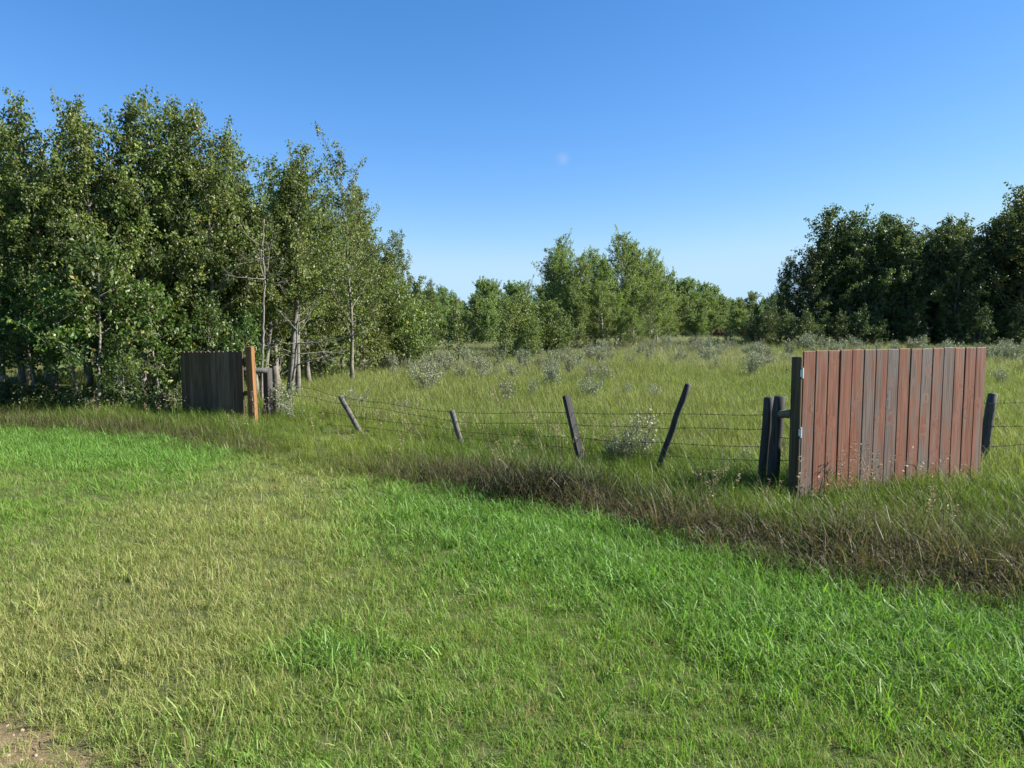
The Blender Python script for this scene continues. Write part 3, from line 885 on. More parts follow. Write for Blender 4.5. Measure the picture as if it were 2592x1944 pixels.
# shrubby poplars left of the aspens
for i, (px, top, d, k, w) in enumerate([(1285, 748, 37, 'bushy0', 1.15), (1325, 730, 38, 'bushy1', 1.1), (1375, 745, 38.5, 'bushy2', 1.1), (1340, 790, 35.5, 'bushy3', 1.1), (1405, 770, 39, 'bushy0', 1.0), (1352, 690, 40, 'sparse', 0.8)]):
    tree_px('bushy_poplar', k, px, top, d, 'bushy poplar leafy to the ground before the aspen clump' if i != 5 else 'thin leaning poplar shoot rising over the bushy poplars', 'tree', 'bushy poplars beside the aspen clump', w)
# aspen clump in the meadow
aspens = [(1388, 648, 47, 'asp0', 0.85), (1420, 620, 45, 'asp1', 0.85), (1447, 574, 46, 'asp2', 0.85), (1478, 628, 44.5, 'asp3', 0.95), (1497, 614, 48, 'asp0', 0.95), (1530, 640, 45.5, 'asp1', 1.0),
                                        (1553, 570, 47, 'asp3', 0.9), (1585, 612, 49, 'asp2', 0.95), (1616, 598, 48.5, 'asp0', 0.85), (1646, 622, 50, 'asp1', 0.9), (1675, 650, 51, 'asp3', 0.85), (1600, 690, 46.5, 'asp2', 1.0), (1655, 740, 49, 'asp0', 1.1), (1690, 760, 52, 'asp1', 1.1), (1440, 720, 43.5, 'asp2', 1.2), (1510, 700, 43.5, 'asp0', 1.2), (1560, 735, 44, 'asp1', 1.2), (1625, 720, 45, 'asp3', 1.2), (1480, 760, 42.5, 'asp1', 1.3), (1592, 770, 43, 'asp0', 1.3)]
for i, (px, top, d, k, w) in enumerate(aspens):
    lab = {2: 'tall pointed aspen at the bushy-poplar end of the meadow clump', 6: 'tallest light green aspen of the meadow clump'}.get(i, 'light green aspen of the meadow clump, %s counted from the bushy poplars' % rank(px, [f_[0] for f_ in aspens]))
    tree_px('aspen_tree', k, px, top, d, lab, 'tree', 'aspens of the meadow clump', w)
# far trees left of, behind and right of the aspens
far = [(1115, 718, 88), (1085, 728, 92), (1142, 738, 90), (1100, 735, 85), (1165, 760, 92), (1225, 696, 62), (1258, 704, 64), (1205, 740, 60), (1240, 760, 59), (1300, 707, 66), (1332, 708, 68), (1370, 716, 70), (1412, 720, 72),
       (1690, 694, 82), (1716, 702, 85), (1746, 698, 84), (1772, 706, 88), (1800, 716, 90), (1735, 745, 78), (1780, 755, 80), (1822, 740, 92), (1850, 752, 95), (1880, 750, 95), (1907, 734, 98), (1935, 746, 100), (1965, 740, 100), (1860, 770, 88), (1920, 775, 88), (1825, 775, 86), (1690, 770, 76),
       (1440, 720, 80), (1480, 715, 82), (1520, 718, 82), (1560, 716, 84), (1600, 714, 84), (1640, 708, 84)]
for i, (px, top, d) in enumerate(far):
    if px < 1150: lab, g = 'pale hazy tree in the far gap beyond the poplar row', 'pale trees in the far gap'
    elif px < 1430: lab, g = 'dense blue-green tree behind the bushy poplars', 'dense trees behind the bushy poplars'
    elif px < 1660: lab, g = 'distant tree glimpsed through the aspen clump', 'distant trees behind the aspen clump'
    else: lab, g = 'soft green tree in the distant row between aspens and dark grove', 'distant tree row beyond the aspens'
    tree_px('distant_tree', 'far%d' % (i % 4), px, top, d, lab, 'tree', g, 0.95 if d < 75 else 1.0)
for i in range(30):
    px = 1080 + i * 30 + rb.uniform(-8, 8)
    tree_px('distant_tree', 'far%d' % rb.randrange(4), px, rb.uniform(770, 795), rb.uniform(66, 78), 'low thicket tree closing the view under the distant crowns', 'tree', 'low trees under the distant crowns', 1.5)
for i in range(44):
    px = -200 + i * 68 + rb.uniform(-20, 20)
    d = rb.uniform(105, 130)
    tree_px('distant_tree', 'far%d' % rb.randrange(4), px, 765 + rb.uniform(-12, 14), d, 'tree in the low far line along the horizon', 'tree', 'far tree line along the horizon', 1.5)
# dark grove on the right
right = [(1902, 795, 41.5, 0.7), (1926, 765, 42, 0.8), (2085, 575, 43.5, 0.95), (1952, 738, 41, 0.75), (1985, 690, 42, 0.8), (2012, 643, 43, 0.8), (2058, 616, 42, 0.95), (2112, 516, 43, 0.9), (2146, 544, 44, 0.9), (2198, 518, 42.5, 0.9), (2234, 535, 44, 0.9), (2262, 537, 43, 0.9),
         (2302, 550, 42, 0.95), (2346, 566, 44, 0.95), (2390, 540, 42.5, 0.9), (2416, 590, 41, 0.95), (2450, 538, 43, 0.9), (2490, 580, 42, 0.9), (2516, 547, 44, 0.9), (2560, 530, 42, 0.95), (2590, 478, 41, 0.95), (2640, 450, 43, 1.0), (2700, 470, 42, 1.0), (2760, 470, 42, 1.0)]
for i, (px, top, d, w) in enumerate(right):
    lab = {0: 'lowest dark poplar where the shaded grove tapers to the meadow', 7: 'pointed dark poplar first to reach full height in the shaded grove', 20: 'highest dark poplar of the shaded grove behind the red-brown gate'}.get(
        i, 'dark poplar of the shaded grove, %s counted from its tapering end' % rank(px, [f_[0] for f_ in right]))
    tree_px('shaded_poplar', 'dark%d' % (i % 4), px, top, d, lab, 'tree', 'dark poplars of the shaded grove', w * (1.0 if i < 7 else 1.3))
for i in range(19):
    px = 2150 + i * 32 + rb.uniform(-15, 15)
    tree_px('shaded_poplar', 'dark%d' % rb.randrange(4), px, 570 + rb.uniform(-15, 40), rb.uniform(44.5, 50), 'dark poplar in the second row of the shaded grove', 'tree', 'second row of the shaded grove', 1.2)
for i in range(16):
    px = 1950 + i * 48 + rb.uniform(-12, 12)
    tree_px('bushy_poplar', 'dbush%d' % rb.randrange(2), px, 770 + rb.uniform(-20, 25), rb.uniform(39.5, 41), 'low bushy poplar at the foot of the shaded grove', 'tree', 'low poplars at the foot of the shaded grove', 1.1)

# ---- bare dead trees by the dark gate
def dead_tree(paths, depth, label, rng):
    base = at_y(paths[0][0][0][0], paths[0][0][0][1], depth)
    base.z = ghf(base.x, base.y)
    mb = MB(); mt = MB()
    for k, (pts, r0, r1, dz) in enumerate(paths):
        P = np.array([np.array(at_y(p[0], p[1], depth + dz * j / max(1, len(pts) - 1))) for j, p in enumerate(pts)])
        if k == 0: P[0, 2] = base.z - 0.15
        s = np.concatenate([[0], np.cumsum(np.linalg.norm(np.diff(P, axis=0), axis=1))])
        n = max(6, int(s[-1] / 0.12)); t = np.linspace(0, s[-1], n)
        Q = np.stack([np.interp(t, s, P[:, c]) for c in range(3)], -1)
        for _ in range(2): Q[1:-1] = 0.25 * Q[:-2] + 0.5 * Q[1:-1] + 0.25 * Q[2:]
        Q[1:-1] += rng.normal(size=(n - 2, 3)) * 0.008
        (mt if k == 0 else mb).tube(Q - np.array(base), np.linspace(r0, r1, n), 7 if k == 0 else 5)
        if k > 0:
            for j in range(int(s[-1] * 9)):      # twigs
                i = rng.integers(2, n - 1)
                d = norm(rng.normal(size=3) * 0.7 + (Q[-1] - Q[0]) / (s[-1] + 1e-6) * 0.7 + np.array([0, 0, 0.15]))
                l = 0.15 + 0.3 * rng.random()
                q = Q[i] - np.array(base)
                mb.tube([q, q + d * l * 0.5 + np.array([0, 0, 0.02]), q + d * l + np.array([0, 0, 0.05 * rng.random()])], [r0 * 0.35, r0 * 0.25, 0.002], 3, False)
    o = thing('dead_tree', base, label, 'tree')
    link('trunk', mt.mesh('trunk', M['bark_dead'], True), o)
    link('branches', mb.mesh('branches', M['bark_dead'], True), o)

def s2(L): return [(400 + x / 3.687, 780 + y / 3.687) for x, y in L]
rd = np.random.default_rng(8)
dead_tree([
    (s2([(1195, 880), (1240, 730), (1275, 620), (1288, 430), (1300, 200), (1315, 60)]), 0.045, 0.014, 0),
    (s2([(1285, 540), (1400, 480), (1550, 465), (1650, 490), (1705, 545)]), 0.018, 0.006, -0.4),
    (s2([(1290, 330), (1420, 330), (1560, 310), (1760, 265), (1950, 225)]), 0.017, 0.004, -0.3),
    (s2([(1285, 430), (1180, 380), (1020, 345), (900, 355)]), 0.015, 0.004, -0.2),
    (s2([(1285, 425), (1400, 420), (1560, 400), (1740, 425)]), 0.013, 0.004, 0.3),
    (s2([(1293, 330), (1200, 345), (1090, 285)]), 0.012, 0.004, -0.2),
    (s2([(1300, 280), (1380, 340), (1360, 410)]), 0.010, 0.004, 0.2),
    (s2([(1303, 230), (1400, 130), (1430, 0)]), 0.010, 0.003, 0.2),
    (s2([(1303, 210), (1210, 110), (1100, 0)]), 0.010, 0.003, -0.3),
    (s2([(1290, 480), (1150, 400), (1130, 500), (1160, 590)]), 0.008, 0.003, -0.3),
], 16.2, 'bare dead tree with pale arching branches between dark gate and meadow', rd)
def s6(L): return [(560 + x / 3.77, 440 + y / 3.77) for x, y in L]
dead_tree([
    (s6([(385, 2150), (395, 1640), (405, 1250), (415, 980), (395, 800), (400, 600), (410, 430)]), 0.036, 0.010, 0),
    (s6([(415, 1010), (500, 960), (600, 930)]), 0.014, 0.004, -0.4),
    (s6([(415, 1055), (540, 1035), (640, 1040)]), 0.013, 0.004, -0.3),
    (s6([(415, 1005), (300, 1005), (150, 980), (0, 955)]), 0.014, 0.004, -0.4),
    (s6([(405, 990), (375, 880), (380, 720)]), 0.016, 0.006, -0.2),
    (s6([(375, 800), (260, 860), (140, 855)]), 0.010, 0.004, -0.3),
    (s6([(385, 690), (300, 650), (200, 540), (160, 420)]), 0.010, 0.003, -0.2),
    (s6([(400, 720), (460, 690), (530, 590)]), 0.010, 0.003, -0.2),
    (s6([(400, 780), (450, 800), (510, 790)]), 0.009, 0.003, -0.2),
    (s6([(380, 830), (270, 820), (170, 790)]), 0.009, 0.003, -0.3),
    (s6([(430, 960), (460, 800), (465, 690), (430, 620)]), 0.010, 0.003, 0.1),
], 15.7, 'bare grey dead tree standing against the poplars above the dark gate', rd)

def fallen(name, pxs, depth, r, label):
    P = np.array([np.array(at_y(p[0], p[1], depth)) for p in pxs])
    t = np.linspace(0, 1, 8)
    Q = np.stack([np.interp(t, np.linspace(0, 1, len(P)), P[:, c]) for c in range(3)], -1) + rd.normal(size=(8, 3)) * 0.012
    o0 = Q[0].copy(); mb = MB(); mb.tube(Q - o0, np.linspace(r, r * 0.5, 8), 7)
    for j in (3, 5):
        d = norm(rd.normal(size=3)); mb.tube([Q[j] - o0, Q[j] - o0 + d * 0.25], [r * 0.5, r * 0.15], 4)
    o = link(name, mb.mesh(name, M['bark_dead'], True), None, label=label, category='branch'); o.location = o0
fallen('fallen_branch', [(1000, 936), (1040, 928), (1092, 918)], 27.0, 0.035, 'pale fallen branch lying at the foot of the poplar row')
fallen('fallen_branch', [(1202, 905), (1212, 920), (1222, 936)], 29.5, 0.03, 'pale leaning stick between the two saplings')
fallen('fallen_branch', [(1224, 966), (1236, 962), (1242, 963)], 23.5, 0.03, 'short bleached stick on the grass below the saplings')
fallen('fallen_branch', [(1268, 977), (1276, 972), (1284, 966)], 22.0, 0.028, 'bleached bent twig sticking out of the meadow grass')

# ------------------------------------------------------------------ silvery shrubs of the meadow
def gen_shrub(seed, H, W, n_st, leaf, mat):
    rng = np.random.default_rng(seed)
    wd = MB(); LP = []
    for i in range(n_st):
        az = rng.random() * 6.28; sp = W * rng.random() ** 0.7; h = H * (0.45 + 0.55 * rng.random())
        b = np.array([math.cos(az) * 0.1 * rng.random(), math.sin(az) * 0.1 * rng.random(), -0.05])
        e = np.array([math.cos(az) * sp, math.sin(az) * sp, h])
        t = np.linspace(0, 1, 5)[:, None]
        p = b * (1 - t) + e * t + np.array([0, 0, 0.12 * h]) * np.sin(t * 3.14) + rng.normal(size=(5, 3)) * 0.015
        wd.tube(p, np.linspace(0.009, 0.002, 5), 4, False)
        k = int(42 * h)
        ss = 0.3 + 0.72 * rng.random(k)
        Q = np.stack([np.interp(ss, t[:, 0], p[:, c]) for c in range(3)], -1) + rng.normal(size=(k, 3)) * 0.03
        LP.append(Q)
        for j in range(5):
            s = 0.35 + 0.6 * rng.random()
            q0 = np.array([np.interp(s, t[:, 0], p[:, c]) for c in range(3)])
            d = norm(rng.normal(size=3) * 0.5 + np.array([math.cos(az) * .3, math.sin(az) * .3, 0.9]))
            q1 = q0 + d * H * (0.15 + 0.2 * rng.random())
            wd.tube([q0, q1], [0.004, 0.0015], 3, False)
            k = int(13 * H)
            LP.append(q0 + (q1 - q0) * (0.1 + 0.95 * rng.random(k))[:, None] + rng.normal(size=(k, 3)) * 0.022)
    P = np.vstack(LP); P = P[P[:, 2] > 0.03]
    tm = wd.mesh('stems', M['bark_shrub'], True)
    cm = leaves_mesh('foliage', P, leaf, mat, rng, droop=-0.5, aspect=0.42, fold=0.2)
    return tm, cm, H
SH = [gen_shrub(900 + i, 1.0, 0.40 + 0.1 * (i % 3), 10 + 3 * (i % 3), 0.055, M['leaf_silver']) for i in range(5)]
SHT = [gen_shrub(950 + i, 1.0, 0.34, 7, 0.048, M['leaf_silver']) for i in range(2)]
SHB = gen_shrub(970, 1.0, 0.6, 22, 0.10, M['leaf_brown'])
def shrub(x, y, h, label, group=None, pr=None, wide=1.0, name='silver_shrub'):
    tm, cm, H = pr or SH[rb.randrange(5)]
    o = thing(name, (x, y, ghf(x, y) - 0.01), label, 'shrub', group, rb.random() * 6.28)
    o.scale = (h * wide, h * wide, h)
    link('stems', tm, o); link('foliage', cm, o)
named = [
    (1600, 1183, 1040, 'tall silvery shrub against the long leaning post', SHT[0], 1.2), (1640, 1178, 1075, 'narrow silvery shrub at the foot of the long leaning post', SHT[1], 1.0), (1565, 1180, 1085, 'sprawling silvery shrub beside the long leaning post', SH[1], 1.0),
    (1285, 1040, 962, 'upright silver shrub between the two middle leaning posts', SH[0], 1.0),
    (1015, 1055, 1012, 'round silver shrub behind the slack wires', SH[2], 1.1),
    (1500, 1015, 958, 'narrow silver shrub behind the squared leaning post', SHT[0], 1.2),
    (1575, 1018, 965, 'silver shrub just before the top of the long leaning post', SH[3], 1.1),
    (1902, 968, 898, 'fan-shaped silver shrub standing alone near the corner posts', SH[4], 1.0),
    (712, 1062, 972, 'pale silver shrub at the foot of the round brown post', SH[0], 1.1), (745, 1068, 1010, 'low silver shrub spreading from the round brown post', SH[3], 1.3),
    (905, 1040, 975, 'silver shrub behind the hard-leaning grey post', SH[1], 1.1), (1085, 1000, 925, 'large silver shrub in the meadow past the shortest post', SH[2], 1.2),
    (1840, 1215, 1150, 'small silver weed in the grass before the corner posts', SHT[1], 1.0), (1880, 1200, 1130, 'wispy silver weed beside the black corner post', SHT[0], 1.0),
]
for px, yb, yt, lab, pr, w in named:
    g = on_ground(px, yb)
    shrub(g.x, g.y, at_y(px, yt, g.y).z, lab, None, pr, w)
k = 0; tries = 0
pts_used = []
while k < 200 and tries < 9000:
    tries += 1
    y = 15 + 32 * rb.random() ** 0.8
    px = rb.uniform(930, 2750)
    x = (px - 1296) / FPX * y
    if fence_d(x, y) > -2.0: continue
    n_ = float(fbm(x * 0.22 + 4, y * 0.16, 77))
    dens = 0.15 + 0.9 * float(sstep(19, 27, y)) * (1 - 0.75 * float(sstep(1500, 1750, px)) * (1 - float(sstep(27, 33, y))))
    if n_ * 1.25 * dens < rb.random() * 0.75: continue
    if px < 1250 and y > 31: continue
    if 1330 < px < 1720 and y > 43: continue
    if y > 38.5 and px > 1930: continue
    if any((x - a) ** 2 + (y - b) ** 2 < 0.25 for a, b in pts_used): continue
    pts_used.append((x, y))
    shrub(x, y, rb.uniform(0.45, 0.9), 'grey-green silvery shrub among many in the open meadow', 'silvery shrubs scattered over the meadow', None, rb.uniform(0.7, 1.15)); k += 1
for px, d in ((2050, 36), (2075, 36.5), (2030, 37), (2320, 36), (2520, 30), (2560, 29), (2590, 31), (2545, 33)):
    shrub((px - 1296) / FPX * d, d, rb.uniform(0.9, 1.15), 'tall silver shrub seen over or past the red-brown gate', 'silver shrubs behind the red-brown gate', None, 1.2)
for px, d in ((1840, 70), (1870, 72), (1900, 70), (1885, 66), (1820, 74)):  # brown shrubs added as the dark shade beneath the distant trees
    shrub((px - 1296) / FPX * d, d, 1.1, 'brown thicket standing in for the shade under the distant tree row', 'brown thickets standing in for shade', SHB, 1.2, 'brown_shade_thicket')

# ------------------------------------------------------------------ grass (stuff, instanced tufts)
def tuft(name, mat, rng, n, rad, h, hv, w, bend, curl=1.0, segs=3, spread=0.35):
    V = []; Q = []; T = []; A = []; B = []
    c = 0
    for i in range(n):
        r = rad * math.sqrt(rng.random()); th = rng.random() * 6.28
        base = np.array([r * math.cos(th), r * math.sin(th), -0.015])
        L = h * (1 - hv + 2 * hv * rng.random())
        az = rng.random() * 6.28
        d0 = np.array([math.cos(az), math.sin(az), 0])
        tilt = abs(rng.normal()) * spread
        side = np.array([-d0[1], d0[0], 0])
        tw = rng.normal() * 0.6
        side = side * math.cos(tw) + d0 * math.sin(tw)
        p = base.copy(); ang = tilt
        bn = bend * (0.3 + 1.2 * rng.random())
        ww = w * (0.6 + 0.8 * rng.random())
        a_, b_ = rng.random(), rng.random()
        for s in range(segs + 1):
            f = s / segs
            wid = ww * (1.0 if s == 0 else (1 - f ** 1.6)) * 0.5
            if s == segs:
                V.append(p.copy())
            else:
                V.append(p - side * wid); V.append(p + side * wid)
            p = p + (d0 * math.sin(ang) + np.array([0, 0, math.cos(ang)])) * L / segs
            ang += bn / segs * (1 + s * curl)
        for s in range(segs - 1):
            o_ = c + 2 * s
            Q.append((o_, o_ + 1, o_ + 3, o_ + 2))
        T.append((c + 2 * (segs - 1), c + 2 * (segs - 1) + 1, c + 2 * segs))
        m = 2 * segs + 1
        A += [a_] * m; B += [b_] * m; c += m
    me = mesh_np(name, np.array(V), [np.array(Q), np.array(T)], mat, False, {'bl': A, 'b2': B})
    return bpy.data.objects.new(name, me)

def seed_stalk(name, rng, n, rad, h, mat_stem, mat_seed):
    V = []; T = []; A = []
    def quad(p, d, s, L, W, a):
        k = len(V); V.extend([p, p + d * L * 0.5 - s * W, p + d * L, p + d * L * 0.5 + s * W]); T.extend([(k, k + 1, k + 2), (k, k + 2, k + 3)]); A.extend([a] * 4)
    for i in range(n):
        r = rad * math.sqrt(rng.random()); th = rng.random() * 6.28
        b = np.array([r * math.cos(th), r * math.sin(th), 0.0]); L = h * (0.75 + 0.5 * rng.random())
        az = rng.random() * 6.28; d0 = np.array([math.cos(az), math.sin(az), 0]); lean = 0.08 + 0.22 * rng.random()
        pts = [b + np.array([0, 0, 1]) * L * t + d0 * L * lean * t ** 2.2 for t in np.linspace(0, 1, 5)]
        side = np.array([-d0[1], d0[0], 0]); tone = rng.random()
        for j in range(4):
            k = len(V); V.extend([pts[j] - side * 0.0016, pts[j] + side * 0.0016, pts[j + 1]]); T.append((k, k + 1, k + 2)); A.extend([0.9] * 3)
        for j in range(14):
            t = 0.70 + 0.32 * rng.random(); q = b + np.array([0, 0, 1]) * L * t + d0 * L * lean * t ** 2.2
            d = norm(d0 * 0.9 + rng.normal(size=3) * 0.5 + np.array([0, 0, 0.1 - 0.6 * rng.random()]))
            q = q + d * 0.02 * rng.random()
            quad(q, d, norm(np.cross(d, rng.normal(size=3))), 0.022 + 0.016 * rng.random(), 0.0042, min(1, max(0, tone * 0.6 + 0.4 * rng.random())))
    me = mesh_np(name, np.array(V), [np.array(T)], mat_seed, False, {'bl': A})
    return bpy.data.objects.new(name, me)

def scatter(name, P, rot, scl, idx, tint, dry, protos, label, category):
    c = bpy.data.collections.new(name + '_tufts')
    for o in protos: c.objects.link(o)
    me = bpy.data.meshes.new(name)
    me.vertices.add(len(P))
    me.vertices.foreach_set('co', np.asarray(P, np.float32).ravel())
    for nm, ty, key, arr in (('rot', 'FLOAT_VECTOR', 'vector', rot), ('scl', 'FLOAT', 'value', scl), ('pick', 'INT', 'value', idx), ('tint', 'FLOAT_VECTOR', 'vector', tint), ('dry', 'FLOAT', 'value', dry)):
        a = me.attributes.new(nm, ty, 'POINT')
        a.data.foreach_set(key, np.asarray(arr, np.int32 if ty == 'INT' else np.float32).ravel())
    o = link(name, me, None, kind='stuff', label=label, category=category)
    ng = bpy.data.node_groups.new(name, 'GeometryNodeTree')
    ng.interface.new_socket('Geometry', in_out='INPUT', socket_type='NodeSocketGeometry')
    ng.interface.new_socket('Geometry', in_out='OUTPUT', socket_type='NodeSocketGeometry')
    nd, lk = ng.nodes, ng.links
    gi = nd.new('NodeGroupInput'); go = nd.new('NodeGroupOutput')
    ip = nd.new('GeometryNodeInstanceOnPoints')
    ci = nd.new('GeometryNodeCollectionInfo')
    ci.inputs['Collection'].default_value = c
    ci.inputs['Separate Children'].default_value = True
    ci.inputs['Reset Children'].default_value = True
    def attr(nm, ty):
        a = nd.new('GeometryNodeInputNamedAttribute'); a.data_type = ty; a.inputs['Name'].default_value = nm
        return a.outputs['Attribute']
    er = nd.new('FunctionNodeEulerToRotation')
    lk.new(attr('rot', 'FLOAT_VECTOR'), er.inputs[0])
    lk.new(gi.outputs[0], ip.inputs['Points'])
    lk.new(ci.outputs[0], ip.inputs['Instance'])
    ip.inputs['Pick Instance'].default_value = True
    lk.new(attr('pick', 'INT'), ip.inputs['Instance Index'])
    lk.new(er.outputs[0], ip.inputs['Rotation'])
    lk.new(attr('scl', 'FLOAT'), ip.inputs['Scale'])
    lk.new(ip.outputs[0], go.inputs[0])
    md = o.modifiers.new('tufts', 'NODES'); md.node_group = ng
    return o

rg = np.random.default_rng(77)
def cand(y0, y1, dens, half=0.78, margin=1.2):
    """random ground points of the place the photograph looks over"""
    w = half * y1 + margin
    n = int(dens * (y1 - y0) * 2 * w)
    y = y0 + (y1 - y0) * rg.random(n); x = (rg.random(n) * 2 - 1) * w
    k = np.abs(x) < half * y + margin
    return x[k], y[k]

def col3(*cs):  # weighted mix of colours, cs = (weight array, rgb)
    tot = sum(np.asarray(w) for w, _ in cs)
    return sum((np.asarray(w) / tot)[:, None] * np.array(c)[None] for w, c in cs)

def rots(n, lean=0.12):
    return np.stack([rg.normal(size=n) * lean, rg.normal(size=n) * lean, rg.random(n) * 6.28], -1)

# ---- mown grass
lawn_p = [tuft('grass_tuft_%02d' % i, M['grass'], rg, 46, 0.085, 0.068, 0.5, 0.0040, 0.9, spread=0.5) for i in range(6)] \
       + [tuft('grass_tuft_%02d' % (6 + i), M['lush'], rg, 32, 0.10, 0.14, 0.45, 0.0070, 1.6, spread=0.45) for i in range(4)]
lawn_p += [tuft('grass_tuft_%02d' % (10 + i), M['grass'], rg, 26, 0.10, 0.085, 0.4, 0.0042, 0.5, spread=1.25) for i in range(2)]
xs = []; ys = []
for (a_, b_, dn) in ((2.0, 4.2, 390), (4.2, 7.0, 260), (7.0, 14.0, 140)):
    x, y = cand(a_, b_, dn); xs.append(x); ys.append(y)
x = np.concatenate(xs); y = np.concatenate(ys)
d = edge_d(x, y)
dm_ = dirt_mask(x, y)
keep = (d > -0.25) & (rg.random(len(x)) > dm_ * 0.72) & (fence_d(x, y) > 0.2)
x, y, d, dm_ = x[keep], y[keep], d[keep], dm_[keep]
pxs = 1296 + x / y * FPX
n1 = fbm(x * 0.9 + 3, y * 0.9, 41); n2 = fbm(x * 2.6, y * 2.6 + 8, 42); n3 = fbm(x * 0.45, y * 0.45 + 2, 43)
gapx = np.exp(-((x + 2.6) / 1.25) ** 2)                       # the old drive between the two lush banks
lush = sstep(2.3, 0.7, d + 0.7 * (n1 - 0.5)) * (1 - 0.92 * gapx) 
tuftp = np.exp(-(((x + 0.95) / 0.28) ** 2 + ((y - 3.75) / 0.25) ** 2))
lush = np.clip(lush + 0.9 * tuftp, 0, 1)
dryz = np.clip(0.78 * np.exp(-((x + 2.3) / 1.5) ** 2) * sstep(2.4, 3.6, y) + 0.5 * (n3 - 0.5) + 0.5 * (n1 - 0.5), 0, 1)
dryz = np.clip(dryz * (1 - 0.9 * lush) + 0.10, 0, 1)
tint = col3((1.2 * lush, (0.138, 0.262, 0.050)), (1.0 * (1 - lush) * (1 - dryz), (0.142, 0.262, 0.038)), ((1 - lush) * dryz * 1.6, (0.250, 0.290, 0.085)), (0.02 + 0 * x, (0.1, 0.16, 0.03)))
tint *= (0.82 + 0.36 * n2)[:, None]
n = len(x)
dry = np.clip(0.06 + 0.34 * dryz + 0.30 * dm_ - 0.05 * lush, 0.015, 0.8)
big = rg.random(n) < (0.05 + 0.62 * lush)
idx = np.where(big, 6 + rg.integers(0, 4, n), rg.integers(0, 6, n))
th = rg.random(n) < 0.16 * (1 - lush)
idx = np.where(th, 10 + rg.integers(0, 2, n), idx); dry = np.where(th, 0.75, dry)
scl = (0.65 + 0.6 * rg.random(n)) * (0.80 + 0.38 * n2) * (1 - 0.35 * dm_) * (0.92 + 0.18 * lush)
scatter('mown_grass', np.stack([x, y, gh(x, y)], -1), rots(n, 0.16), scl, idx, tint, dry, lawn_p, 'short mown green and straw-coloured grass in the foreground', 'grass')

# ---- unmown strip in front of the fence
tall_p = [tuft('tall_tuft_%02d' % i, M['tall'], rg, 40, 0.12, 0.34, 0.4, 0.0062, 1.1, spread=0.24, segs=4) for i in range(5)] \
       + [tuft('tall_tuft_%02d' % (5 + i), M['tall'], rg, 46, 0.14, 0.26, 0.45, 0.0058, 2.2, spread=0.55, segs=4) for i in range(3)]
x, y = cand(3.6, 19, 92)
d = edge_d(x, y); f = fence_d(x, y)
keep = (d < 0.12) & (f > -1.3) & (rg.random(len(x)) < np.where(y > 9, 0.8, 1.0))
x, y, d, f = x[keep], y[keep], d[keep], f[keep]
n = len(x)
n1 = fbm(x * 0.8 + 30, y * 0.8, 51); n2 = fbm(x * 2.5, y * 2.5, 52)
gapx = np.exp(-((x + 2.6) / 1.3) ** 2)
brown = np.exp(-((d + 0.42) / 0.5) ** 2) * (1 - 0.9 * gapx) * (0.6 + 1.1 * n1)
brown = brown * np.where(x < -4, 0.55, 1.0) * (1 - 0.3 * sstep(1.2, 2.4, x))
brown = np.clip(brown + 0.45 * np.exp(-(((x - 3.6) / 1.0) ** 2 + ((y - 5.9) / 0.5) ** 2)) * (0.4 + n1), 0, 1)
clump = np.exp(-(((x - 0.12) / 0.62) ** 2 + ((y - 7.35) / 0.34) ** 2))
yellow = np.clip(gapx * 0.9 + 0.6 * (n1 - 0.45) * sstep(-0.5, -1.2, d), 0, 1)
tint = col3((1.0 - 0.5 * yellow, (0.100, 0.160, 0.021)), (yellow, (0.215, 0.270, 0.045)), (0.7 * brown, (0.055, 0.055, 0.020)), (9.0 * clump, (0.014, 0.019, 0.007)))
tint *= (0.8 + 0.4 * n2)[:, None]
dry = np.clip(0.07 + 0.72 * brown + 0.06 * n2 - 0.5 * clump, 0.03, 0.9)
idx = np.where(rg.random(n) < 0.25 + 0.6 * brown, 5 + rg.integers(0, 3, n), rg.integers(0, 5, n))
scl = (0.70 + 0.45 * rg.random(n)) * (0.7 + 0.5 * n1) * (1 - 0.42 * gapx) * (1 + 0.7 * clump) * sstep(0.25, -0.35, d).clip(0.45, 1)
# thinner and shorter right along the wires
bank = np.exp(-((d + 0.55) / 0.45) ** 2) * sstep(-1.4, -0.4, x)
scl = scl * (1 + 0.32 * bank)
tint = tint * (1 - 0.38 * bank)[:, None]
scl = scl * (1 - 0.28 * np.exp(-((f - 0.2) / 0.5) ** 2) * (x < 1.8))
# keep the foot of the gates and posts readable
scl = np.where((np.hypot(x - 2.85, y - 6.9) < 0.3), scl * 0.7, scl)
scatter('tall_grass', np.stack([x, y, gh(x, y)], -1), rots(n, 0.10), scl, idx, tint, dry, tall_p, 'tall unmown grass strip, brown along its mown edge', 'grass')

# ---- meadow beyond the fence
mead_p = [tuft('meadow_tuft_%02d' % i, M['tall'], rg, 44, 0.17, 0.30, 0.4, 0.0065, 0.8, spread=0.22, segs=3) for i in range(5)]
xs = []; ys = []; ss = []
for (a_, b_, dn, sc) in ((7, 14, 52, 1.0), (14, 22, 34, 1.05), (22, 36, 17, 1.2), (36, 64, 7.5, 1.5)):
    x, y = cand(a_, b_, dn); xs.append(x); ys.append(y); ss.append(np.full(len(x), sc))
x = np.concatenate(xs); y = np.concatenate(ys); sc = np.concatenate(ss)
f = fence_d(x, y)
grove = (x < -0.33 * y + 1.0) & (y > 14.6)
keep = (f < -0.9) & ~(grove & (rg.random(len(x)) < 0.45))
x, y, sc, f = x[keep], y[keep], sc[keep], f[keep]
n = len(x)
n1 = fbm(x * 0.35 + 11, y * 0.25, 61); n2 = fbm(x * 1.6, y * 1.6, 62); n3 = fbm(x * 0.22 + 4, y * 0.16, 77)
silver = sstep(20, 30, y) * sstep(0.30, 0.62, n3 + 0.15)
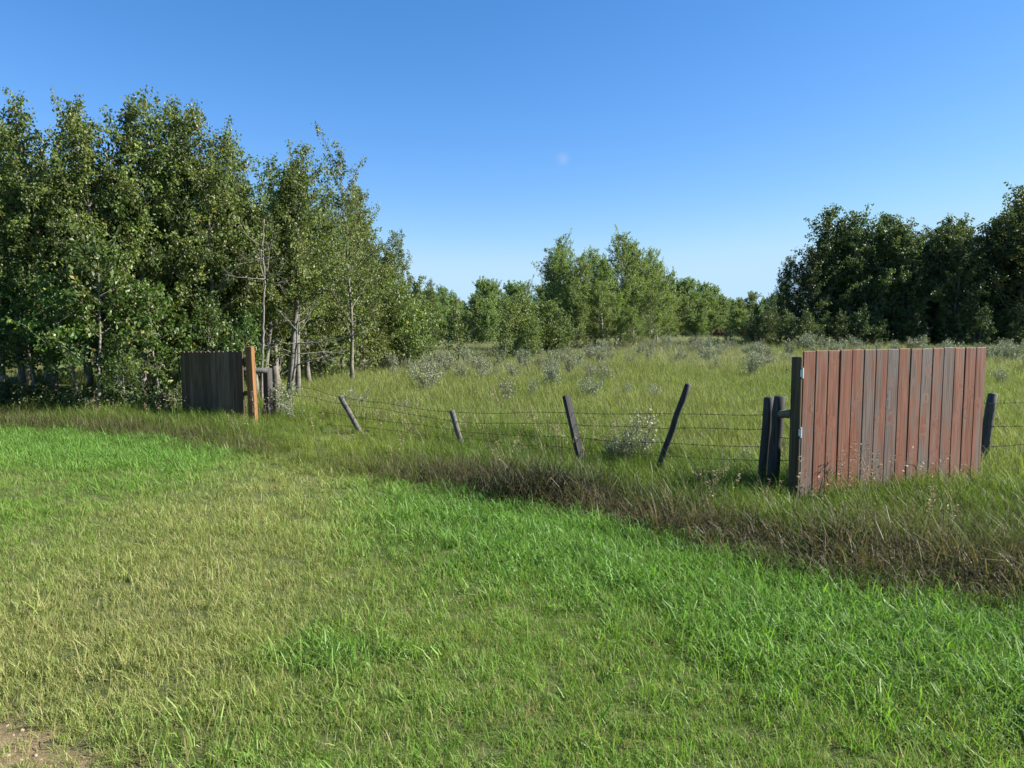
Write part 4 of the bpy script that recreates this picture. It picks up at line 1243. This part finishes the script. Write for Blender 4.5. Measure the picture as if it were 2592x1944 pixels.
tint = col3((0.9 * (1 - silver) * n1, (0.152, 0.212, 0.044)), (1.0 * (1 - silver) * (1 - n1), (0.238, 0.265, 0.085)), (0.9 * silver, (0.27, 0.285, 0.145)), (0.01 + 0 * x, (0.1, 0.16, 0.03)))
tint *= (0.85 + 0.3 * n2)[:, None]
dry = np.clip(0.10 + 0.18 * (n2 - 0.3) + 0.08 * silver, 0.02, 0.6)
scl = sc * (0.75 + 0.45 * rg.random(n)) * (0.75 + 0.45 * n2)
scatter('meadow_grass', np.stack([x, y, gh(x, y)], -1), rots(n, 0.08), scl, rg.integers(0, 5, n), tint, dry, mead_p, 'yellow-green meadow grass beyond the wire fence', 'grass')

# ---- flowering stalks
st_p = [seed_stalk('seed_stalk_%02d' % i, rg, 5, 0.14, 0.52, M['seed'], M['seed']) for i in range(4)]
x, y = cand(4.0, 17, 16)
d = edge_d(x, y); f = fence_d(x, y)
n1 = fbm(x * 0.9 + 5, y * 0.9 + 9, 71)
w = sstep(0.1, -0.4, d) * (0.12 + 1.1 * sstep(0.5, 0.68, n1))
w = w + 1.0 * np.exp(-(((x - 0.65) / 0.75) ** 2 + ((y - 9.1) / 0.6) ** 2)) + 0.3 * np.exp(-(((x - 3.7) / 1.1) ** 2 + ((y - 6.0) / 0.7) ** 2)) + 0.15 * np.exp(-(((x + 4.9) / 1.2) ** 2 + ((y - 12.4) / 0.5) ** 2)) + 0.35 * np.exp(-(((x - 3.4) / 1.1) ** 2 + ((y - 6.9) / 0.35) ** 2))
w = np.where(x < -3.2, w * 0.15, w)
w = np.where(f < -1.2, w * 0.12, w) * (1 - 0.7 * np.exp(-((x + 2.6) / 1.1) ** 2))
keep = (rg.random(len(x)) < w * 0.22) & (d < 0.0)
x, y = x[keep], y[keep]; n = len(x)
scatter('seed_stalks', np.stack([x, y, gh(x, y)], -1), rots(n, 0.10), 0.75 + 0.4 * rg.random(n), rg.integers(0, 4, n), np.full((n, 3), 0.3), np.zeros(n), st_p, 'pinkish brown seed heads of brome standing above the grass', 'grass')

# ---- pebbles on the bare patch
def pebble(name, rng):
    import bmesh
    bm = bmesh.new(); bmesh.ops.create_icosphere(bm, subdivisions=2, radius=1.0)
    for v in bm.verts:
        v.co *= 1 + 0.25 * (rng.random() - 0.5)
        v.co.z *= 0.55; v.co.x *= 1.2
    me = bpy.data.meshes.new(name); bm.to_mesh(me); bm.free(); me.materials.append(M['pebble'])
    for p_ in me.polygons: p_.use_smooth = True
    return bpy.data.objects.new(name, me)
pb = [pebble('pebble_%02d' % i, rg) for i in range(3)]
x, y = cand(1.9, 4.2, 420)
keep = rg.random(len(x)) < dirt_mask(x, y) * 0.85
x, y = x[keep], y[keep]; n = len(x)
scatter('pebbles', np.stack([x, y, gh(x, y) - 0.012], -1), rots(n, 0.3), 0.003 + 0.010 * rg.random(n) ** 3, rg.integers(0, 3, n), np.full((n, 3), 0.3), np.zeros(n), pb, 'small tan pebbles on the bare soil patch', 'pebbles')
print('leaves', nleaf, 'objects', len(scene.objects))
